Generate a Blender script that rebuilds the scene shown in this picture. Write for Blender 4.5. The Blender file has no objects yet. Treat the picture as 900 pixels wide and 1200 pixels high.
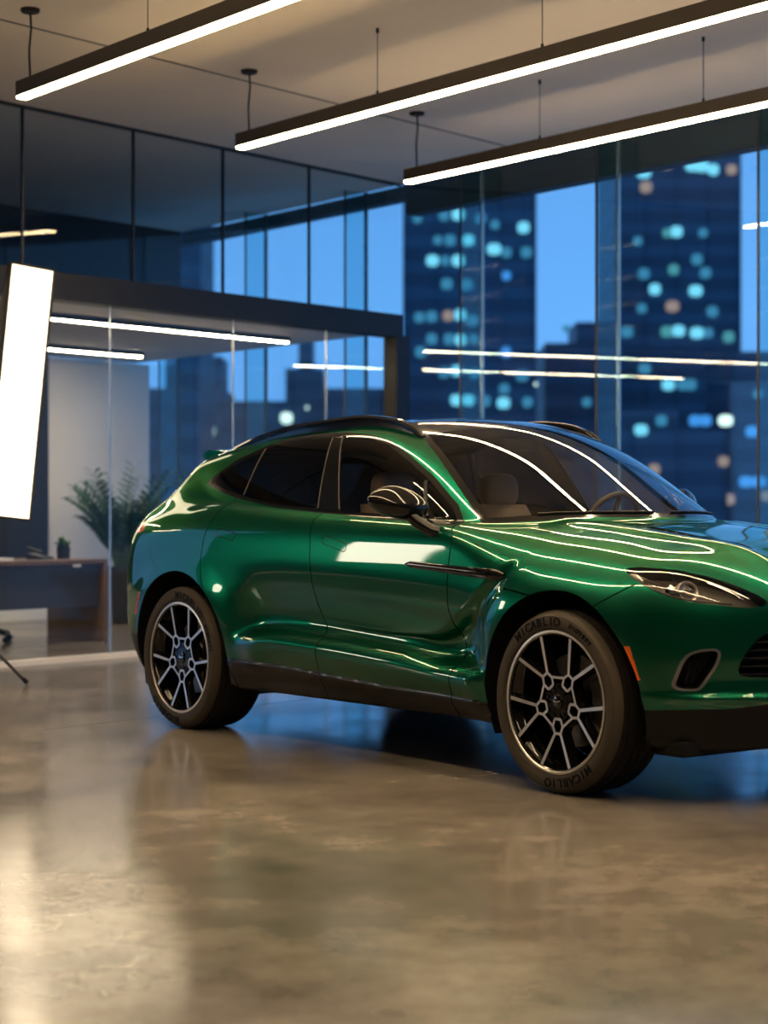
import bpy, bmesh, math, random
import numpy as np
from mathutils import Vector, Matrix
random.seed(7); np.random.seed(7)
SC = bpy.context.scene
COL = SC.collection

# ------------------------------------------------------------------ camera, world, exposure
FPX, CAMH, HZ = 2240.0, 1.2224, 594.7
cd = bpy.data.cameras.new('camera'); cam = bpy.data.objects.new('camera', cd); COL.objects.link(cam)
cam.location = (0, 0, CAMH); cam.rotation_euler = (math.pi/2, 0, 0)
cd.sensor_fit = 'VERTICAL'; cd.sensor_height = 36.0; cd.lens = FPX*36/1200
cd.shift_y = -(600-HZ)/1200
cd.clip_end = 3000
cd.dof.use_dof = True; cd.dof.focus_distance = 9.0; cd.dof.aperture_fstop = 1.9
SC.camera = cam

world = bpy.data.worlds.new('dusk_sky'); SC.world = world; world.use_nodes = True
wn = world.node_tree.nodes; wl = world.node_tree.links
for n in list(wn): wn.remove(n)
wo = wn.new('ShaderNodeOutputWorld'); wb = wn.new('ShaderNodeBackground')
wt = wn.new('ShaderNodeTexCoord'); ws = wn.new('ShaderNodeSeparateXYZ'); wr = wn.new('ShaderNodeValToRGB')
wl.new(wt.outputs['Generated'], ws.inputs[0]); wl.new(ws.outputs['Z'], wr.inputs[0])
cr = wr.color_ramp
cr.elements[0].position = 0.0; cr.elements[0].color = (0.125, 0.30, 0.62, 1)
cr.elements[1].position = 1.0; cr.elements[1].color = (0.02, 0.06, 0.20, 1)
e = cr.elements.new(0.10); e.color = (0.135, 0.34, 0.70, 1)
e = cr.elements.new(0.35); e.color = (0.07, 0.21, 0.50, 1)
wl.new(wr.outputs[0], wb.inputs['Color']); wb.inputs['Strength'].default_value = 1.65
wl.new(wb.outputs[0], wo.inputs[0])

SC.view_settings.view_transform = 'Standard'
SC.view_settings.look = 'None'
SC.view_settings.exposure = 0.0
SC.view_settings.gamma = 1.0
SC.view_settings.use_curve_mapping = False
cy = SC.cycles
cy.max_bounces = 14; cy.diffuse_bounces = 4; cy.glossy_bounces = 6; cy.transmission_bounces = 10
cy.transparent_max_bounces = 24
cy.sample_clamp_indirect = 4.0
cy.caustics_reflective = False; cy.caustics_refractive = False

LAMP_POWER = 82.0        # brightness of the pendant diffusers
SOFTBOX_POWER = 3.2     # brightness of the strip softbox
BROAD_POWER = 14.0      # brightness of the broad softbox
OFFICE_POWER = 75.0

# ------------------------------------------------------------------ materials
def mat(name, color, rough=.5, metal=0., spec=.5, coat=0., coat_rough=.03, emit=None, emit_s=0., noise=None, bump=None):
    m = bpy.data.materials.new(name); m.use_nodes = True
    nt = m.node_tree; b = nt.nodes['Principled BSDF']
    b.inputs['Base Color'].default_value = (*color, 1)
    b.inputs['Roughness'].default_value = rough
    b.inputs['Metallic'].default_value = metal
    b.inputs['Specular IOR Level'].default_value = spec
    b.inputs['Coat Weight'].default_value = coat
    b.inputs['Coat Roughness'].default_value = coat_rough
    if emit:
        b.inputs['Emission Color'].default_value = (*emit, 1); b.inputs['Emission Strength'].default_value = emit_s
    if noise:   # (scale, colour 2, detail)
        tc = nt.nodes.new('ShaderNodeTexCoord'); nz = nt.nodes.new('ShaderNodeTexNoise')
        nz.inputs['Scale'].default_value = noise[0]; nz.inputs['Detail'].default_value = noise[2]
        rp = nt.nodes.new('ShaderNodeValToRGB')
        rp.color_ramp.elements[0].position = .3; rp.color_ramp.elements[1].position = .7
        rp.color_ramp.elements[0].color = (*color, 1); rp.color_ramp.elements[1].color = (*noise[1], 1)
        nt.links.new(tc.outputs['Object'], nz.inputs['Vector']); nt.links.new(nz.outputs['Fac'], rp.inputs[0])
        nt.links.new(rp.outputs[0], b.inputs['Base Color'])
    if bump:    # (scale, strength)
        tc = nt.nodes.new('ShaderNodeTexCoord'); nz = nt.nodes.new('ShaderNodeTexNoise')
        nz.inputs['Scale'].default_value = bump[0]; nz.inputs['Detail'].default_value = 4
        bp = nt.nodes.new('ShaderNodeBump'); bp.inputs['Strength'].default_value = bump[1]; bp.inputs['Distance'].default_value = .01
        nt.links.new(tc.outputs['Object'], nz.inputs['Vector']); nt.links.new(nz.outputs['Fac'], bp.inputs['Height'])
        nt.links.new(bp.outputs[0], b.inputs['Normal'])
    return m

def glass_mat(name, tint, ior=1.5, rough=0.0, gain=1.0):
    m = bpy.data.materials.new(name); m.use_nodes = True
    nt = m.node_tree; nt.nodes.clear()
    o = nt.nodes.new('ShaderNodeOutputMaterial'); mx = nt.nodes.new('ShaderNodeMixShader')
    fr = nt.nodes.new('ShaderNodeFresnel'); ge = nt.nodes.new('ShaderNodeNewGeometry'); mp = nt.nodes.new('ShaderNodeMapRange')
    mp.inputs['To Min'].default_value = ior; mp.inputs['To Max'].default_value = 1/ior      # same reflectance from either face of the pane
    nt.links.new(ge.outputs['Backfacing'], mp.inputs['Value']); nt.links.new(mp.outputs[0], fr.inputs['IOR'])
    tr = nt.nodes.new('ShaderNodeBsdfTransparent'); tr.inputs['Color'].default_value = (*tint, 1)
    gl = nt.nodes.new('ShaderNodeBsdfGlossy'); gl.inputs['Roughness'].default_value = rough
    gl.inputs['Color'].default_value = (gain, gain, gain, 1)
    nt.links.new(fr.outputs[0], mx.inputs[0]); nt.links.new(tr.outputs[0], mx.inputs[1]); nt.links.new(gl.outputs[0], mx.inputs[2])
    nt.links.new(mx.outputs[0], o.inputs[0])
    return m

def floor_mat():
    m = bpy.data.materials.new('polished_concrete'); m.use_nodes = True
    nt = m.node_tree; N = nt.nodes; L = nt.links; b = N['Principled BSDF']
    tc = N.new('ShaderNodeTexCoord')
    n1 = N.new('ShaderNodeTexNoise'); n1.inputs['Scale'].default_value = .9; n1.inputs['Detail'].default_value = 7; n1.inputs['Roughness'].default_value = .62; n1.inputs['Distortion'].default_value = .15
    n2 = N.new('ShaderNodeTexNoise'); n2.inputs['Scale'].default_value = 4.5; n2.inputs['Detail'].default_value = 8; n2.inputs['Roughness'].default_value = .7
    n3 = N.new('ShaderNodeTexNoise'); n3.inputs['Scale'].default_value = 1.6; n3.inputs['Detail'].default_value = 5; n3.inputs['Distortion'].default_value = .3
    for n in (n1, n2, n3): L.new(tc.outputs['Object'], n.inputs['Vector'])
    r1 = N.new('ShaderNodeValToRGB'); r1.color_ramp.elements[0].position = .32; r1.color_ramp.elements[1].position = .68
    r1.color_ramp.elements[0].color = (.112, .098, .085, 1); r1.color_ramp.elements[1].color = (.270, .240, .207, 1)
    L.new(n1.outputs['Fac'], r1.inputs[0])
    r2 = N.new('ShaderNodeValToRGB'); r2.color_ramp.elements[0].position = .35; r2.color_ramp.elements[1].position = .65
    r2.color_ramp.elements[0].color = (.70, .69, .68, 1); r2.color_ramp.elements[1].color = (1.18, 1.18, 1.18, 1)
    L.new(n2.outputs['Fac'], r2.inputs[0])
    mx = N.new('ShaderNodeMixRGB'); mx.blend_type = 'MULTIPLY'; mx.inputs[0].default_value = 1
    L.new(r1.outputs[0], mx.inputs[1]); L.new(r2.outputs[0], mx.inputs[2]); L.new(mx.outputs[0], b.inputs['Base Color'])
    mr = N.new('ShaderNodeMapRange'); mr.inputs['From Min'].default_value = .3; mr.inputs['From Max'].default_value = .7
    mr.inputs['To Min'].default_value = .12; mr.inputs['To Max'].default_value = .22
    L.new(n3.outputs['Fac'], mr.inputs['Value']); L.new(mr.outputs[0], b.inputs['Roughness'])
    b.inputs['Specular IOR Level'].default_value = .6
    bp = N.new('ShaderNodeBump'); bp.inputs['Strength'].default_value = .05; bp.inputs['Distance'].default_value = .01
    L.new(n2.outputs['Fac'], bp.inputs['Height']); L.new(bp.outputs[0], b.inputs['Normal'])
    return m

def wood_mat():
    m = bpy.data.materials.new('walnut_veneer'); m.use_nodes = True
    nt = m.node_tree; N = nt.nodes; L = nt.links; b = N['Principled BSDF']
    tc = N.new('ShaderNodeTexCoord'); mp = N.new('ShaderNodeMapping'); mp.inputs['Scale'].default_value = (2, 2, 30)
    nz = N.new('ShaderNodeTexNoise'); nz.inputs['Scale'].default_value = 3; nz.inputs['Detail'].default_value = 6
    rp = N.new('ShaderNodeValToRGB'); rp.color_ramp.elements[0].color = (.085, .048, .03, 1); rp.color_ramp.elements[1].color = (.17, .10, .065, 1)
    L.new(tc.outputs['Object'], mp.inputs[0]); L.new(mp.outputs[0], nz.inputs['Vector']); L.new(nz.outputs['Fac'], rp.inputs[0]); L.new(rp.outputs[0], b.inputs['Base Color'])
    b.inputs['Roughness'].default_value = .45
    return m

M = {}
M['floor'] = floor_mat()
M['ceiling'] = mat('painted_plaster', (.84, .76, .64), .85, noise=(.6, (.78, .70, .59), 4))
M['seam'] = mat('dark_seam', (.10, .095, .09), .8)
M['wall_beige'] = mat('beige_plaster', (.80, .74, .66), .85, noise=(1.2, (.74, .68, .60), 4))
M['wall_dark'] = mat('charcoal_wall', (.017, .016, .017), .6)
M['wall_grey'] = mat('grey_wall', (.22, .20, .18), .75)
M['wall_white'] = mat('white_trim', (.75, .73, .70), .5)
M['black_metal'] = mat('black_metal', (.010, .009, .009), .45, spec=.3)
M['bronze'] = mat('dark_bronze', (.045, .036, .028), .42, metal=.3)
M['office_ceiling'] = mat('grey_ceiling', (.46, .44, .42), .8)
M['pane'] = glass_mat('clear_pane', (.95, .97, .975), 1.22)
M['facade'] = glass_mat('facade_glass', (.83, .93, .965), 1.45)
M['fin'] = glass_mat('fin_glass', (.72, .88, .90), 1.5)
M['spandrel'] = mat('spandrel_panel', (.04, .045, .052), .5)
M['mullion'] = mat('mullion_metal', (.03, .035, .04), .4)
M['joint'] = mat('glass_edge', (.50, .52, .50), .25, metal=.6)
M['joint_dark'] = mat('dark_joint', (.01, .012, .014), .4)
M['lamp'] = mat('lamp_diffuser', (.9, .85, .75), .5, emit=(1.0, .73, .41), emit_s=LAMP_POWER)
M['office_lamp'] = mat('office_diffuser', (.9, .85, .75), .5, emit=(1.0, .78, .50), emit_s=OFFICE_POWER)
M['softbox'] = mat('softbox_diffuser', (.9, .88, .82), .5, emit=(1.0, .83, .58), emit_s=SOFTBOX_POWER)
M['broad_softbox'] = mat('broad_softbox_diffuser', (.9, .88, .82), .5, emit=(1.0, .88, .70), emit_s=BROAD_POWER)
M['fabric_black'] = mat('black_fabric', (.012, .012, .013), .7)
M['wood'] = wood_mat()
M['desk_dark'] = mat('dark_laminate', (.028, .027, .03), .5)
M['white_plastic'] = mat('white_plastic', (.7, .7, .68), .4)
M['leaf'] = mat('palm_leaf', (.02, .085, .018), .45, noise=(6, (.045, .14, .03), 3))
M['stem'] = mat('green_stem', (.05, .085, .025), .55)
M['pot'] = mat('black_planter', (.012, .012, .014), .4)
M['soil'] = mat('soil', (.03, .02, .014), .9)
# car
M['paint'] = mat('green_metallic_paint', (.001, .102, .057), .30, metal=.88, coat=1.0, coat_rough=.02)
_b = M['paint'].node_tree.nodes['Principled BSDF']; _b.inputs['Specular Tint'].default_value = (.10, .45, .28, 1); _b.inputs['Specular IOR Level'].default_value = .25
M['gloss_black'] = mat('gloss_black', (.005, .005, .006), .10, spec=.35, coat=.25)
M['lamp_housing'] = mat('lamp_housing', (.085, .072, .065), .35, spec=.5)
M['satin_black'] = mat('satin_black', (.007, .007, .008), .42, spec=.22)
M['sill_black'] = mat('sill_black', (.006, .006, .007), .25, spec=.30)
M['seal_grey'] = mat('seal_grey', (.10, .095, .09), .6, spec=.2)
M['dark_metal'] = mat('dark_satin_metal', (.30, .32, .36), .35, metal=1)
M['matte_black'] = mat('matte_black', (.006, .006, .006), .8, spec=.2)
M['car_glass'] = glass_mat('car_glass', (.74, .73, .70), 1.52)
M['privacy_glass'] = glass_mat('privacy_glass', (.07, .07, .075), 1.52)
M['lens'] = glass_mat('clear_lens', (.92, .92, .92), 1.48)
M['chrome'] = mat('chrome', (.85, .85, .86), .12, metal=1)
M['brushed'] = mat('machined_alloy', (.80, .75, .70), .42, metal=1)
M['rubber'] = mat('tire_rubber', (.050, .041, .033), .7, spec=.25, bump=(90, .06))
M['tread'] = mat('shaded_tread_rubber', (.014, .012, .011), .75, spec=.2)  # darker than the sidewall: shade of the turned-away tread put into the colour
M['rubber_text'] = mat('raised_rubber', (.002, .002, .002), .5, spec=.1)
M['disc'] = mat('brake_disc', (.22, .21, .20), .35, metal=1)
M['caliper'] = mat('brake_caliper', (.05, .05, .055), .4)
M['amber'] = mat('amber_lens', (.55, .10, .012), .25, coat=.5)
M['red_lens'] = mat('red_lens', (.35, .012, .01), .2, coat=.6)
M['tail_lens'] = mat('tail_lens', (.55, .12, .10), .15, coat=.8)
M['leather'] = mat('tan_leather', (.30, .22, .16), .5)
M['leather_dark'] = mat('dark_leather', (.05, .043, .038), .5)

# ------------------------------------------------------------------ mesh helpers
class MB:
    """collects shapes, then links them as ONE mesh object"""
    def __init__(self): self.v = []; self.f = []; self.mi = []
    def add(self, vs, fs, mi=0):
        o = len(self.v); self.v += [tuple(p) for p in vs]
        for f in fs: self.f.append(tuple(i+o for i in f)); self.mi.append(mi)
    def box(self, lo, hi, mi=0, rot=None, at=(0, 0, 0), bevel=0.):
        (a, b, c), (d, e, f) = lo, hi
        if bevel > 0:
            bm = bmesh.new(); bmesh.ops.create_cube(bm, size=1)
            for v in bm.verts: v.co = Vector(((a+d)/2+v.co.x*(d-a), (b+e)/2+v.co.y*(e-b), (c+f)/2+v.co.z*(f-c)))
            bmesh.ops.bevel(bm, geom=list(bm.edges), offset=bevel, segments=2, affect='EDGES', profile=.5)
            bm.verts.index_update()
            vs = [v.co.copy() for v in bm.verts]; fs = [[v.index for v in q.verts] for q in bm.faces]; bm.free()
        else:
            vs = [Vector(p) for p in ((a,b,c),(d,b,c),(d,e,c),(a,e,c),(a,b,f),(d,b,f),(d,e,f),(a,e,f))]
            fs = [(0,3,2,1),(4,5,6,7),(0,1,5,4),(1,2,6,5),(2,3,7,6),(3,0,4,7)]
        if rot is not None: vs = [rot @ p for p in vs]
        self.add([(p[0]+at[0], p[1]+at[1], p[2]+at[2]) for p in vs], fs, mi); return self
    def tube(self, pts, r, n=10, mi=0, cap=True):
        pts = [Vector(p) for p in pts]; rs = r if isinstance(r, (list, tuple)) else [r]*len(pts)
        vs = []; up = None
        for i, p in enumerate(pts):
            d = (pts[min(i+1, len(pts)-1)]-pts[max(i-1, 0)]).normalized()
            if up is None:
                up = Vector((0, 0, 1)) if abs(d.z) < .9 else Vector((1, 0, 0))
            a = d.cross(up).normalized(); b = a.cross(d).normalized(); up = b
            for k in range(n):
                t = 2*math.pi*k/n; vs.append(p+(a*math.cos(t)+b*math.sin(t))*rs[i])
        fs = []
        for i in range(len(pts)-1):
            for k in range(n):
                fs.append((i*n+k, i*n+(k+1) % n, (i+1)*n+(k+1) % n, (i+1)*n+k))
        if cap: fs.append(tuple(range(n))[::-1]); fs.append(tuple((len(pts)-1)*n+k for k in range(n)))
        self.add(vs, fs, mi); return self
    def lathe(self, prof, n=64, axis='z', at=(0, 0, 0), mi=0, closed=False):
        """prof: list of (radius, height)"""
        vs = []
        for r, h in prof:
            for k in range(n):
                t = 2*math.pi*k/n; c, s = r*math.cos(t), r*math.sin(t)
                p = (c, s, h) if axis == 'z' else (s, h, c)
                vs.append((p[0]+at[0], p[1]+at[1], p[2]+at[2]))
        fs = []; m = len(prof)
        for i in range(m if closed else m-1):
            j = (i+1) % m
            for k in range(n): fs.append((i*n+k, i*n+(k+1) % n, j*n+(k+1) % n, j*n+k))
        self.add(vs, fs, mi); return self
    def prism(self, poly, lo, hi, axis='z', mi=0, mi_side=None):
        """poly: 2-D outline; extruded from lo to hi along axis. axis y: poly is (x,z)"""
        n = len(poly)
        def P(a, b, h): return (a, b, h) if axis == 'z' else ((a, h, b) if axis == 'y' else (h, a, b))
        vs = [P(a, b, lo) for a, b in poly]+[P(a, b, hi) for a, b in poly]
        self.add(vs, [tuple(range(n))[::-1], tuple(range(n, 2*n))], mi)
        o = len(self.v)-2*n
        for i in range(n):
            self.f.append((o+i, o+(i+1) % n, o+n+(i+1) % n, o+n+i)); self.mi.append(mi if mi_side is None else mi_side)
        return self
    def build(self, name, mats, parent=None, smooth=False, fix=True, sharp=35):
        if not isinstance(mats, (list, tuple)): mats = [mats]
        me = bpy.data.meshes.new(name); me.from_pydata(self.v, [], self.f)
        for i, p in enumerate(me.polygons): p.material_index = self.mi[i]
        for m in mats: me.materials.append(m)
        if fix:
            bm = bmesh.new(); bm.from_mesh(me); bmesh.ops.recalc_face_normals(bm, faces=bm.faces); bm.to_mesh(me); bm.free()
        if smooth:
            for p in me.polygons: p.use_smooth = True
            me.set_sharp_from_angle(angle=math.radians(sharp))
        me.update()
        o = bpy.data.objects.new(name, me); COL.objects.link(o)
        if parent: o.parent = parent
        return o

def tag(o, label, cat, group=None, kind=None):
    o['label'] = label; o['category'] = cat
    if group: o['group'] = group
    if kind: o['kind'] = kind
    return o
def empty(name, loc=(0, 0, 0), rz=0.):
    o = bpy.data.objects.new(name, None); COL.objects.link(o)
    o.location = loc; o.rotation_euler = (0, 0, rz); o.empty_display_size = .1
    return o
def struct(o): o['kind'] = 'structure'; return o
def children(o): return [c for c in COL.objects if c.parent == o]
def copy_tree(o, parent=None):
    c = o.copy(); COL.objects.link(c)
    if parent: c.parent = parent
    for ch in children(o): copy_tree(ch, c)
    return c

# ================================================================== the room
UA = math.radians(50.75)                      # direction of the glass partition
GA = -math.radians(52.43)                     # direction of the facade and of the pendants
U = Vector((math.cos(UA), math.sin(UA), 0)); G = Vector((math.cos(GA), math.sin(GA), 0))
P0 = Vector((-2.93, 14.58, 0)); C0 = Vector((.164, 18.367, 0))
CEIL = 4.325
TRIM = [0]; WIN = [0]
def trim(m, mats, o=None, rz=0., **k):
    TRIM[0] += 1; ob = m.build('trim_%d' % TRIM[0], mats, **k)
    if o is not None: ob.location = o; ob.rotation_euler = (0, 0, rz)
    return struct(ob)
def pane(m, mats, o, rz):
    WIN[0] += 1; ob = m.build('window_%d' % WIN[0], mats); ob.location = o; ob.rotation_euler = (0, 0, rz)
    return struct(ob)
def at(ob, o, rz): ob.location = o; ob.rotation_euler = (0, 0, rz); return ob

# floor and ceiling: one slab each over showroom and office
FE = C0+G*30                                  # far right end of the facade
FB = C0-G*6.2                                 # left end behind the office
outline = [tuple(FB.xy), tuple(FE.xy), (12.0, -9.0), (-12.5, -9.0), (-12.5, 8.0), (-11.0, 13.5)]
m = MB(); m.prism(outline, -.25, 0.0); struct(m.build('floor', M['floor']))
m = MB(); m.prism(outline, CEIL, CEIL+.3); struct(m.build('ceiling', M['ceiling']))
# seams in the ceiling boards
for off in (-1.92,):
    m = MB(); m.box((-9, off-.012, CEIL-.003), (5.0 if off > -3 else 9, off+.012, CEIL+.002)); trim(m, M['seam'], P0, UA)
# a saw cut in the concrete
m = MB(); m.box((-9, -3.404, -.004), (9, -3.398, .0006)); trim(m, M['seam'], P0, UA)

# room shell out of view
def wall(name, a, b, mtl, z0=0., z1=CEIL, th=.2):
    a = Vector((*a, 0)); b = Vector((*b, 0)); d = b-a
    m = MB(); m.box((0, 0, z0), (d.length, th, z1)); o = m.build(name, mtl)
    return struct(at(o, a, math.atan2(d.y, d.x)))
wall('wall_back', (12.0, -8.8), (-12.5, -8.8), M['wall_grey'], th=-.2)
wall('wall_left', (-12.3, -8.8), (-12.3, 8.0), M['wall_grey'])
wall('wall_side', (-12.3, 8.0), (-10.9, 13.4), M['wall_dark'])
wall('wall_right', (FE.x-.3, FE.y-.1), (12.0, -8.8), M['wall_grey'])

# glass partition: lower panes, beam, upper panes
lowj = [-6.2, -4.5, -2.6, -.75, 1.13, 2.562, 3.791, 4.78]
for a, b in zip(lowj[:-1], lowj[1:]):
    m = MB(); m.box((a+.006, -.006, .045), (b-.006, .006, 2.845)); pane(m, M['pane'], P0, UA)
for a in lowj[1:-1]:
    m = MB(); m.box((a-.004, -.008, .045), (a+.004, .008, 2.845)); trim(m, M['joint'], P0, UA)
upj = [-5.6, -4.4, -3.2, -2.05, -.92, .218, 1.384, 2.435, 3.555, 4.86]
for a, b in zip(upj[:-1], upj[1:]):
    m = MB(); m.box((a+.006, -.006, 3.06), (b-.006, .006, CEIL-.01)); pane(m, M['pane'], P0, UA)
for a in upj[1:-1]:
    m = MB(); m.box((a-.009, -.012, 3.06), (a+.009, .012, CEIL-.01)); trim(m, M['joint_dark'], P0, UA)
m = MB(); m.box((-6.2, -.09, 2.845), (4.80, .09, 3.06)); trim(m, M['black_metal'], P0, UA)            # beam
m = MB(); m.box((-6.2, -.03, 0), (4.78, .03, .045)); trim(m, M['wall_white'], P0, UA)                 # metal floor channel, coloured white for the light reflected along it
m = MB(); m.box((-6.2, -.02, CEIL-.02), (4.87, .02, CEIL)); trim(m, M['joint_dark'], P0, UA)
m = MB(); m.box((4.70, -.10, 0), (4.90, .06, 2.86)); trim(m, M['black_metal'], P0, UA)               # corner column

# office behind the partition
off_poly = [P0+U*(-6.2)+Vector((-.774, .633, 0))*.1, P0+U*4.66+Vector((-.774, .633, 0))*.1, C0-G*.35-Vector((.793, .61, 0))*.27,
            C0-G*4.6-Vector((.793, .61, 0))*.27, C0-G*4.72-U*7.5]
m = MB(); m.prism([(p.x, p.y) for p in off_poly], 2.87, 3.04); o = m.build('ceiling_office', M['office_ceiling']); struct(o)
WB = C0-G*4.72
m = MB(); m.box((-8.0, 0, 0), (0.0, .15, 2.87)); struct(at(m.build('wall_office', M['wall_beige']), WB, UA))
m = MB(); m.box((-8.0, -.018, 0), (-.02, 0, .14)); o = m.build('baseboard_office', M['wall_white']); struct(at(o, WB, UA))
m = MB(); m.box((-8.0, -.05, .62), (-1.56, 0, 2.87)); struct(at(m.build('wall_office_panel', M['wall_dark']), WB, UA))
m = MB(); m.box((-8.6, 0, 3.04), (-.02, .15, CEIL)); struct(at(m.build('wall_office_upper', M['wall_dark']), C0-G*4.0, UA))

# facade: panes, posts, inward glass fins, dark spandrel over the view
posts = [1.18+1.76*k for k in range(-4, 17)]
edges = [-5.9]+posts+[29.6]
for a, b in zip(edges[:-1], edges[1:]):
    m = MB(); m.box((a+.006, -.008, .02), (b-.006, .008, CEIL-.005)); pane(m, M['facade'], C0, GA)
for a in posts:
    m = MB(); m.box((a-.012, .0, 0), (a+.012, .03, CEIL)); trim(m, M['joint'] if a > 0 else M['mullion'], C0, GA)
    if a < 14:
        top = CEIL-.005 if a > .5 else 2.86
        m = MB(); m.box((a-.007, -.235, .0), (a+.007, -.012, CEIL-.005)); pane(m, M['fin'], C0, GA)
        m = MB(); m.box((a-.010, -.247, .0), (a+.010, -.235, CEIL-.005)); trim(m, M['mullion'], C0, GA)
m = MB(); m.box((0, .06, 4.035), (29.6, .22, CEIL)); trim(m, M['spandrel'], C0, GA)
m = MB(); m.box((-5.9, .06, 4.20), (0, .22, CEIL)); trim(m, M['spandrel'], C0, GA)
m = MB(); m.box((-5.9, -.03, 0), (29.6, .06, .05)); trim(m, M['mullion'], C0, GA)

# ================================================================== the city at dusk
def glow(name, c, s): return mat(name, (.05, .05, .05), .5, emit=c, emit_s=s)
def tower_mat(name, c1, c2, pitch):
    """cladding with a darker band at every floor"""
    m = mat(name, c1, .5); nt = m.node_tree; N = nt.nodes; L = nt.links
    tc = N.new('ShaderNodeTexCoord'); sp = N.new('ShaderNodeSeparateXYZ'); md = N.new('ShaderNodeMath'); md.operation = 'FRACT'; dv = N.new('ShaderNodeMath'); dv.operation = 'DIVIDE'; dv.inputs[1].default_value = pitch
    gt = N.new('ShaderNodeMath'); gt.operation = 'GREATER_THAN'; gt.inputs[1].default_value = .45
    nz = N.new('ShaderNodeTexNoise'); nz.inputs['Scale'].default_value = .06; nz.inputs['Detail'].default_value = 3
    mx = N.new('ShaderNodeMixRGB'); mx.inputs[1].default_value = (*c1, 1); mx.inputs[2].default_value = (*c2, 1)
    m2 = N.new('ShaderNodeMixRGB'); m2.blend_type = 'MULTIPLY'; m2.inputs[0].default_value = .6
    L.new(tc.outputs['Object'], sp.inputs[0]); L.new(sp.outputs['Z'], dv.inputs[0]); L.new(dv.outputs[0], md.inputs[0]); L.new(md.outputs[0], gt.inputs[0]); L.new(gt.outputs[0], mx.inputs[0])
    L.new(tc.outputs['Object'], nz.inputs['Vector']); L.new(mx.outputs[0], m2.inputs[1]); L.new(nz.outputs['Fac'], m2.inputs[2])
    L.new(m2.outputs[0], N['Principled BSDF'].inputs['Base Color']); return m
M['tower'] = tower_mat('tower_cladding', (.085, .175, .27), (.05, .11, .18), 4.0)
M['block'] = tower_mat('city_block', (.15, .20, .27), (.10, .14, .20), 3.6)
M['lit_cyan'] = glow('lit_window_cyan', (.25, .80, 1.0), 1.15)
M['lit_soft'] = glow('lit_window_soft', (.10, .48, .78), .55)
M['lit_white'] = glow('lit_window_white', (.85, 1.0, .85), 1.8)
M['lit_blue'] = glow('lit_window_blue', (.08, .40, 1.0), .9)
M['lit_warm'] = glow('lit_window_warm', (1.0, .62, .48), .45)
M['lit_teal'] = glow('lit_window_teal', (.15, .60, .62), .6)
def tower(label, px0, px1, ytop, Y, depth, seed, lights, floors=4.0, mt='tower', step=None):
    """a building whose front stands Y metres away; lights are (px, py, width px, kind)"""
    x0, x1 = (px0-450)/FPX*Y, (px1-450)/FPX*Y; zt = CAMH+(HZ-ytop)/FPX*Y; zb = -30
    r = empty('office_tower' if zt > 25 else 'city_building', ((x0+x1)/2, Y, zb)); tag(r, label, 'building', 'buildings beyond the glass')
    w = x1-x0; h = zt-zb
    m = MB(); m.box((-w/2, 0, 0), (w/2, depth, h))
    if step:
        m.box((-w/2+step[0]*w, depth*.2, h), (w/2-step[1]*w, depth*.8, h+step[2]))
    m.build('building_shell', M[mt], r)
    rnd = random.Random(seed)
    m = MB(); n = max(3, int(w/4.5))
    for i in range(n+1): m.box((-w/2+w*i/n-.2, -.3, 0), (-w/2+w*i/n+.2, .0, h))
    m.build('facade_ribs', M[mt], r)
    protos = {}
    for px, py, wp, kind in lights:
        X = (px-450)/FPX*Y-r.location.x; Z = CAMH+(HZ-py)/FPX*Y-zb; W_ = .86*wp/FPX*Y; H_ = min(W_, 13/FPX*Y)
        key = (kind, wp)
        if key not in protos:
            m = MB(); m.prism([(W_/2*math.copysign(abs(math.cos(q))**.7, math.cos(q)), H_/2*math.copysign(abs(math.sin(q))**.7, math.sin(q))) for q in np.linspace(0, 2*math.pi, 20, endpoint=False)], -.45, -.05, 'y'); o = m.build('lit_window', M['lit_'+kind], r); protos[key] = o
        else:
            o = protos[key].copy(); COL.objects.link(o); o.parent = r
        o.location = (X, 0, Z)
    return r
Z5 = lambda L: [(470+a/2.093, 180+b/2.093, w, k) for a, b, w, k in L]
LA = Z5([(105,152,14,'soft'),(140,150,17,'cyan'),(195,160,14,'soft'),(300,182,16,'cyan'),(120,213,15,'soft'),(165,213,15,'cyan'),(228,235,19,'cyan'),
 (258,243,14,'soft'),(307,243,15,'soft'),(77,263,17,'cyan'),(140,263,17,'cyan'),(108,263,13,'soft'),(112,320,16,'soft'),(160,322,17,'soft'),
 (45,402,14,'soft'),(75,400,15,'soft'),(115,398,14,'warm'),(145,396,16,'cyan'),(175,410,15,'soft'),(75,455,15,'soft'),(118,455,15,'soft'),(146,457,15,'cyan'),
 (178,455,13,'soft'),(48,487,15,'soft'),(257,488,14,'blue'),(105,537,15,'soft'),(137,533,15,'cyan'),(180,540,14,'soft'),(297,545,17,'soft'),
 (253,577,14,'soft'),(135,605,15,'cyan'),(165,605,16,'cyan'),(205,607,15,'soft'),(251,612,17,'cyan'),(310,610,14,'soft'),(230,175,12,'soft'),(258,300,12,'blue'),(40,160,12,'soft'),(90,213,12,'soft')])
tower('broad dark blue tower with rows of cyan windows behind the column at the room corner', 474, 627, 120, 300, 30, 1, LA)
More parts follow.
